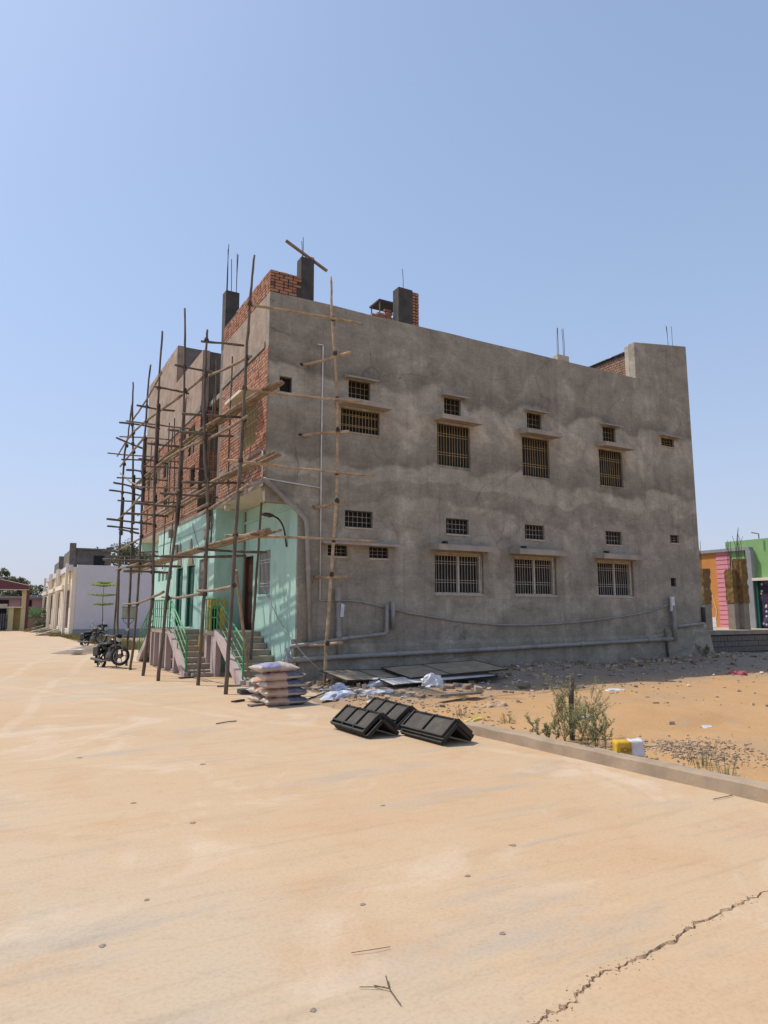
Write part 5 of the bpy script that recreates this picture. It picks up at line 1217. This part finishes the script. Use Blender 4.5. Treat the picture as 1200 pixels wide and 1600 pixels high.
# ------------------------------------------------------------------ trees
def leafcloud(mb, c, rad, n, size, r2, flat=1.0):
    for _ in range(n):
        d = Vector((r2.gauss(0, 1), r2.gauss(0, 1), r2.gauss(0, 1))).normalized() * (r2.random() ** .4)
        p = Vector(c) + Vector((d.x * rad[0], d.y * rad[1], d.z * rad[2]))
        a = Vector((r2.gauss(0, 1), r2.gauss(0, 1), r2.gauss(0, .7) * flat)).normalized(); b = a.orthogonal().normalized(); b = (b + a.cross(b) * r2.uniform(-1, 1)).normalized(); s = size * r2.uniform(.6, 1.3)
        mb.add([p - a * s, p + b * s * .45, p + a * s, p - b * s * .45], [(0, 1, 2, 3)])
def tree(name, loc, H, rad, mat, label, seed, clumps=26, leaves=110, size=.16, group=None):
    r2 = random.Random(seed); t = empty(name, loc, 0, label, 'tree', group)
    tr = MB(); tr.tube(smoothpath([(0, 0, -.2), (.1 * rad, .05, H * .3), (.05 * rad, -.05 * rad, H * .6), (0, 0, H * .85)], 4), [.18 * H / 6 * (1 - .06 * k) for k in range(13)], 8)
    cr = MB()
    for i in range(clumps):
        a = r2.uniform(0, 6.28); q = rad * math.sqrt(r2.random()); z = H * r2.uniform(.5, 1.0); q *= math.sqrt(max(.05, 1 - ((z / H - .66) / .42) ** 2))
        c = Vector((q * math.cos(a), q * math.sin(a), z)); rr = rad * r2.uniform(.16, .34)
        tr.tube([Vector((0, 0, H * r2.uniform(.3, .6))), c * .6 + Vector((0, 0, H * .22)), c], [.05 * H / 6, .03 * H / 6, .012 * H / 6], 5)
        leafcloud(cr, c, (rr, rr, rr * .75), leaves, size, r2)
    tr.build('trunk', BARK, t, fix=False); cr.build('crown', mat, t, fix=False); return t
tree('tree', (4.4, 54, 0), 7.6, 3.6, LEAFM, 'loose grey-green tree behind the white house, nearest the scaffold', 1, 44, 160, .15, 'trees beyond the houses')
tree('tree', (8.2, 57, 0), 7.2, 3.4, LEAFM, 'grey-green tree behind the scaffold poles right of the tall one', 2, 34, 140, .15, 'trees beyond the houses')
tree('tree', (-10.9, 72, 0), 8.2, 3.6, LEAFD, 'dark green tree above the maroon gateway roof at the left edge', 3, 50, 170, .18, 'trees beyond the houses')
tree('tree', (-3.2, 74, 0), 5.6, 2.4, LEAFM, 'pale hazy tree just right of the gateway roof', 4, 28, 120, .16, 'trees beyond the houses')
tree('tree', (-5.9, 82, 0), 6.6, 2.0, LEAFM, 'small far tree between gateway roof and white house', 5, 24, 120, .16, 'trees beyond the houses')
# young tree with flat tiers
sp = empty('sapling', (-.75, 26.2, 0), 0, 'young slender tree with flat bright green tiers before the white house', 'tree')
MB().tube(smoothpath([(0, 0, -.1), (.03, 0, 1.2), (-.02, 0, 2.2), (.0, 0, 3.15)], 5), [.03 - .0014 * k for k in range(16)], 7).build('trunk', BARK, sp)
cr = MB(); br = MB(); r2 = random.Random(5)
for z, rr in ((1.95, .55), (2.45, .75), (2.98, .62), (3.12, .3)):
    for k in range(9):
        a = k * .7 + z; e = Vector((rr * math.cos(a), rr * math.sin(a), z + .08)); br.tube([(0, 0, z), e], [.012, .005], 4)
        for q in (.45, .7, .95): leafcloud(cr, e * q + Vector((0, 0, z * (1 - q) + .02)), (.16, .16, .035), 22, .05, r2)
cr.build('crown', LEAFL, sp, fix=False); br.build('branches', BARK, sp, fix=False)
# grass along the houses
mb = MB(); r2 = random.Random(9)
def tuft(x, y, h, n):
    for _ in range(n):
        p = Vector((x + r2.gauss(0, .12), y + r2.gauss(0, .12), -.03)); d = Vector((r2.gauss(0, .35), r2.gauss(0, .35), 1)).normalized() * h * r2.uniform(.4, 1); w = Vector((r2.uniform(-1, 1), r2.uniform(-1, 1), 0)).normalized() * .02
        mb.add([p - w, p + w, p + d], [(0, 1, 2)])
for i in range(1500):
    y = r2.uniform(16.5, 52); x = (-.9 - (y - 16) * .035) + abs(r2.gauss(0, .9)) - .25
    if y > 35.5 and x > -1.75: x = -1.75 - r2.random() * .8
    if y > 48: x -= r2.random() * 1.3
    tuft(x, y, r2.uniform(.12, .42), 9)
tag(mb.build('grass', GRASS, fix=False), 'dry yellow-green grass strip along the road by the white house', 'grass', kind='stuff')

# ------------------------------------------------------------------ white house down the road
WH = empty('white_house', (-1.5, 36, 0), 0, 'white single-storey house with grey unfinished rooms on its roof', 'building')
WH.location = (0, 0, 0); WX, WY = -1.5, 36.0
bx('side_wall', (WX + .25, WY, -.1), (9.0, WY + .25, 4.76), WHITE, WH); bx('side_plinth', (WX + .2, WY - .06, -.1), (9.0, WY - .003, .45), GREYP, WH)
bx('cable_box', (.35, WY - .12, .35), (.85, WY - .063, .75), BLACK, WH)
bx('roof', (WX + .25, WY + .26, 4.2), (8.9, 62, 4.4), CONC, WH); bx('outer_wall', (8.8, WY + .26, -.1), (9.0, 62, 4.19), WHITE, WH)
ybay = [(36.3, 43.5), (44.6, 51.5), (52.6, 60.0)]
hs = [(a + 1.2, b - 1.2, .45, 3.1) for a, b in ybay]
holed(lambda u, v, w: (WX + w, u, v), WY, 61, -.1, 4.6, hs, .24).build('front_wall', CREAMW, WH)
for a, b in ybay:
    bx('front_door', (WX + .12, a + 1.21, .46), (WX + .16, b - 1.21, 3.09), MAROON, WH)
    bx('canopy', (WX - .55, a + .7, 3.12), (WX - .003, b - .7, 3.42), CREAMW, WH)
    bx('upper_panel', (WX - .12, a + 1.0, 3.5), (WX - .003, b - 1.0, 4.35), YCREAM, WH)
    bx('parapet_piece', (WX - .25, a - .2, 4.4), (WX - .004, b + .2, 4.75), WHITE, WH)
    for y in (a, b - .25):
        bx('fin', (WX - .42, y, -.1), (WX - .256, y + .28, 4.85), CREAMW, WH)
    bx('door_step', (WX - .9, a + 1.3, -.05), (WX - .43, b - 1.3, .22), CONC, WH); bx('ramp', (WX - 1.7, a + 1.6, -.05), (WX - .91, b - 1.8, .10), CONC, WH)
    MB().beam((WX - 1.9, a + 1.8, .02), (WX - .5, a + 2.0, .42), .35, .06).build('ramp_plank', CONCP, WH)
bx('upper_room', (-1.35, 40.5, 4.41), (1.4, 46, 6.15), GREYBLK, WH); bx('dark_doorway', (.25, 40.46, 4.5), (1.0, 40.495, 5.75), DARK, WH); bx('room_slab', (-1.0, 40.3, 6.155), (1.5, 46.1, 6.27), GREYBLK, WH)  # near-black sheet on the wall stands in for an unlit doorway
bx('room_pillar', (-1.42, 40.38, 4.42), (-1.0, 40.8, 6.62), GREYBLK, WH); bx('room_pillar', (1.1, 40.38, 6.275), (1.5, 40.8, 6.4), GREYBLK, WH)
bx('upper_room', (-1.35, 50, 4.41), (1.2, 56, 5.9), GREYBLK, WH); bx('room_pillar', (-1.42, 49.9, 4.42), (-.95, 50.4, 6.3), GREYBLK, WH)
MB().tube([(1.75, WY + .1, 4.76), (1.75, WY + .1, 5.4)], .02, 6).build('roof_pipe', PVCW, WH); MB().tube([(1.6, WY + .1, 4.78), (2.0, WY + .1, 4.8)], .06, 8).build('roof_pipe', PVCW, WH)

# ------------------------------------------------------------------ gateway and boundary at the far left
GT = empty('gateway', (-6, 54, 0), 0, 'cream gateway with a maroon pitched canopy at the left edge', 'gateway'); GT.location = (0, 0, 0)
MB().prism([(-11.5, 3.55), (-3.45, 3.55), (-3.45, 3.88), (-7.4, 4.75), (-11.5, 3.88)], lambda u, v, w: (u, 53.4 + w, v), 2.4).build('canopy', MAROONR, GT)
for a, b in (((-11.52, 3.50), (-3.40, 3.545)),): bx('canopy_trim', (a[0], 53.35, a[1]), (b[0], 53.398, b[1]), CREAMW, GT)
MB().beam((-3.42, 53.37, 3.90), (-7.4, 53.37, 4.78), .05, .05).build('canopy_trim', CREAMW, GT)
bx('pillar', (-3.9, 54.0, -.1), (-3.55, 54.4, 3.495), YCREAM, GT); bx('pillar', (-3.54, 54.02, -.1), (-3.3, 54.4, 3.495), MAROONR, GT); bx('pillar', (-11.4, 54, -.1), (-11.0, 54.4, 3.495), YCREAM, GT)
bx('booth_wall', (-4.85, 54.1, -.1), (-4.45, 55.5, 1.95), YCREAM, GT); bx('booth_wall', (-4.44, 54.6, -.1), (-3.91, 55.4, 1.95), simple('booth_yellow', (.42, .34, .13), .8, .1, 2, .1), GT); bx('booth_roof', (-4.95, 53.9, 1.955), (-3.8, 55.6, 2.05), CREAMW, GT)
bx('gate_leaf', (-6.8, 54.2, .05), (-4.9, 54.26, 1.35), CONCD, GT)
for i in range(10): MB().tube([(-6.7 + i * .19, 54.17, .1), (-6.7 + i * .19, 54.17, 1.5)], .02, 6).build('gate_bar', GREYP, GT)
bx('side_window', (-6.2, 54.9, 1.4), (-5.0, 55.0, 1.9), UNLIT, GT); bx('side_room', (-8.5, 55.01, -.1), (-4.95, 57.5, 2.3), CREAMW, GT)
FW = empty('block_boundary_wall', (0, 56, 0), 0, 'long pale block wall between the gateway and the white house', 'wall'); FW.location = (0, 0, 0)
bx('wall', (-3.29, 57.0, -.1), (3, 57.2, 1.05), CONCP, FW); bx('coping', (-3.29, 56.95, 1.053), (3, 57.25, 1.12), CONC, FW)
FB = empty('long_shed', (0, 66, 0), 0, 'long low pink and green shed behind the gateway', 'building'); FB.location = (0, 0, 0)
bx('wall', (-14, 66, -.1), (2, 66.3, 2.0), LIME, FB); bx('upper_wall', (-14, 66.02, 2.003), (2, 66.3, 3.0), simple('faded_pink', (.42, .26, .27), .8, .15, 1, .1), FB); bx('roof', (-14.2, 65.5, 3.003), (2.2, 72, 3.2), GREYP, FB); bx('post', (-1.3, 65.7, -.1), (-.95, 65.98, 3.0), YCREAM, FB)
for i in range(6): bx('window', (-12 + i * 2.1, 65.95, 2.15), (-11 + i * 2.1, 66.015, 2.8), UNLIT, FB)
def hedge(x0, x1, y, h, label, seed):
    r2 = random.Random(seed); t = empty('hedge', (x0, y, 0), 0, label, 'bush'); m = MB()
    for i in range(int((x1 - x0) * 4)): leafcloud(m, ((x1 - x0) * r2.random(), r2.uniform(-.5, .5), h * r2.uniform(.3, .9)), (.45, .45, .35), 60, .09, r2)
    m.build('foliage', LEAFD, t, fix=False); s = MB()
    for i in range(8): s.tube([((x1 - x0) * i / 8, 0, -.1), ((x1 - x0) * i / 8 + .2, 0, h * .7)], .03, 5)
    s.build('stems', BARK, t, fix=False)
hedge(-3.4, 1.0, 59.5, 2.0, 'dark green shrubs rising behind the block boundary wall', 3); hedge(-2.6, -1.6, 55.6, .9, 'small dark bush at the foot of the block boundary wall', 4)

# ------------------------------------------------------------------ right side: block wall, wrapped columns, colourful house
BW = empty('block_wall', (14.6, 1.2, 0), 0, 'low grey block wall with a concrete cap at the right edge', 'wall'); BW.location = (0, 0, 0)
bx('wall_core', (14.52, 1.23, -.2), (34, 1.5, .78), MORTARD, BW)
BLK = [brickmesh(.385, .175, .06, 40 + i) for i in range(3)]
for me in BLK: me.materials.clear(); me.materials.append(GREYBLK)
for k in range(4):
    x = 14.53 - (.2 if k % 2 else 0)
    while x < 25:
        if x > 14.4: o = ob('block', BLK[rnd.randrange(3)], None, BW); o.location = (x, 1.20 + rnd.uniform(-.008, .008), -.02 + k * .195)
        x += .40
bx('cap', (14.5, 1.15, .785), (34, 1.55, .93), CONC, BW, jit=.004)
tag(bx('raised_platform', (14.55, 1.56, -.2), (34, 14, .90), CONCP), kind='structure')
def wrapped(x, y, w, z0, z1, zs, label, nb):
    t = empty('wrapped_column', (x, y, z0), 0, label, 'column', 'sacking-wrapped column stubs on the platform'); h = z1 - z0
    bx('shaft', (-w / 2, -w / 2, 0), (w / 2, w / 2, h - .02), CONC, t)
    mb = MB(); n = 24; m = 14
    for j in range(m + 1):
        for k in range(n):
            a = 2 * math.pi * k / n; c, s = math.cos(a), math.sin(a); q = max(abs(c), abs(s)); r = (w / 2 + .02) / q
            nz = noise.noise((c * 3, s * 3, j * .6 + x)); tie = 1 - .12 * math.exp(-((j - m * .45) ** 2) * 1.5)
            nz += .7 * noise.noise((c * 7, s * 7, j * 1.4 + x)); mb.v.append((r * c * tie * (1 + .11 * nz), r * s * tie * (1 + .11 * nz), zs - z0 + (h + z0 - zs) * j / m + .04 * nz))
    mb.f = [(j * n + k, j * n + (k + 1) % n, (j + 1) * n + (k + 1) % n, (j + 1) * n + k) for j in range(m) for k in range(n)] + [tuple(range(m * n, (m + 1) * n))]
    mb.build('sacking', SACK, t, smooth=False)
    for i in range(nb):
        px, py = rnd.uniform(-w * .4, w * .4), rnd.uniform(-w * .4, w * .4); hh = rnd.uniform(.8, 1.35)
        MB().tube([(px, py, h - .1), (px + rnd.uniform(-.05, .05), py, h + hh * .6), (px + rnd.uniform(-.14, .14), py + rnd.uniform(-.1, .1), h + hh)], .009, 5).build('rebar', REBAR, t)
wrapped(20.28, 2.6, .34, .90, 3.72, 1.95, 'taller sacking-wrapped column stub with many bent bars', 8)
wrapped(19.96, 2.80, .30, .90, 3.28, 1.95, 'shorter sacking-wrapped column stub joined left of the taller one', 6)
wrapped(17.98, 2.7, .40, .90, 3.25, 1.9, 'sacking-wrapped column stub half hidden by the grey building', 6)
CH = empty('painted_house', (22.7, 4, .9), 0, 'small house painted orange, pink and lime green at the right edge', 'building'); CH.location = (0, 0, 0); hx = 22.7
bx('orange_wall', (hx, 5.30, .9), (hx + .2, 6.30, 4.28), ORANGE, CH); bx('pink_wall', (hx - .02, 4.60, .9), (hx + .2, 5.298, 4.28), PINKW, CH)
for i in range(16): bx('groove', (hx - .028, 4.60, 1.05 + i * .205), (hx - .0205, 5.298, 1.065 + i * .205), MAROONR, CH)
bx('green_wall', (hx, 3.92, 2.95), (hx + .2, 4.598, 4.28), LIME, CH); bx('cornice', (hx - .12, 3.62, 4.283), (hx + .2, 6.4, 4.42), GREYP, CH); bx('pilaster', (hx - .14, 3.55, .9), (hx + .2, 3.78, 4.28), GREYP, CH)
bx('end_wall', (hx + .21, 6.05, .9), (hx + 5, 6.29, 4.28), GREYP, CH); bx('green_parapet', (hx + .15, -2.0, 3.05), (hx + .4, 4.9, 4.75), LIME, CH)
bx('porch_beam', (hx - .2, -2, 2.93), (hx + .14, 3.54, 3.05), CREAMW, CH); bx('porch_beam', (hx - .02, 3.79, 2.83), (hx + .14, 4.6, 2.948), CREAMW, CH)
bx('green_wall', (hx + .02, 3.79, 1.9), (hx + .2, 4.598, 2.1), LIME, CH); bx('ribbed_panel', (hx, 3.79, .9), (hx + .2, 4.598, 1.898), ORANGE, CH)
for i in range(4): bx('rib', (hx - .02, 3.85 + i * .18, .9), (hx - .001, 3.90 + i * .18, 1.89), CREAMW, CH)
w = bx('window', (hx + .1, 3.95, 2.1), (hx + .14, 4.5, 2.83), UNLIT, CH); bx('cross_bar', (hx + .06, 3.79, 2.44), (hx + .095, 4.58, 2.47), GREYP, w); bx('frame', (hx + .05, 3.80, 2.10), (hx + .09, 3.86, 2.82), LIME, w)
bx('door_post', (hx - .05, 3.4, .9), (hx + .14, 3.54, 2.92), GREEND, CH)
cu = bx('door_curtain', (hx + .05, 2.2, .95), (hx + .08, 3.39, 2.9), simple('dark_floral_curtain', (.03, .02, .05), .8, .5, 8, .1, dirt=(.22, .17, .32)), CH)
for i in range(26): o = MB().lathe([(0, 0), (.05, 0), (.035, .012), (0, .014)], (hx + .048, 2.3 + rnd.random() * 1.05, 1.0 + rnd.random() * 1.85), (-1, 0, 0), 8).build('flower_print', rnd.choice((PLASTICB, YCREAM, PINKW)), cu)
bx('inner_wall', (hx + .42, -2, .9), (hx + .6, 3.9, 3.0), LIME, CH); bx('white_stain', (hx - .012, 5.5, .92), (hx - .001, 5.95, 1.35), PLASTIC, CH, jit=.004)
for y, z in ((5.85, 3.5), (5.75, 1.9)): MB().lathe([(0, 0), (.10, 0), (.09, .02), (0, .02)], (hx - .002, y, z), (-1, 0, 0), 12).build('round_vent', GREYP, CH)
MB().tube(smoothpath([(hx - .01, 5.8, 2.9), (hx - .012, 5.6, 2.3), (hx - .012, 5.45, 1.7), (hx - .01, 5.5, 1.3)], 5), .014, 5).build('painted_stem', CREAMW, CH)
MB().tube([(hx, 3.2, 4.75), (hx, 3.2, 4.95), (hx - .2, 3.4, 5.02)], .03, 6).build('lamp_arm', GREYP, CH)
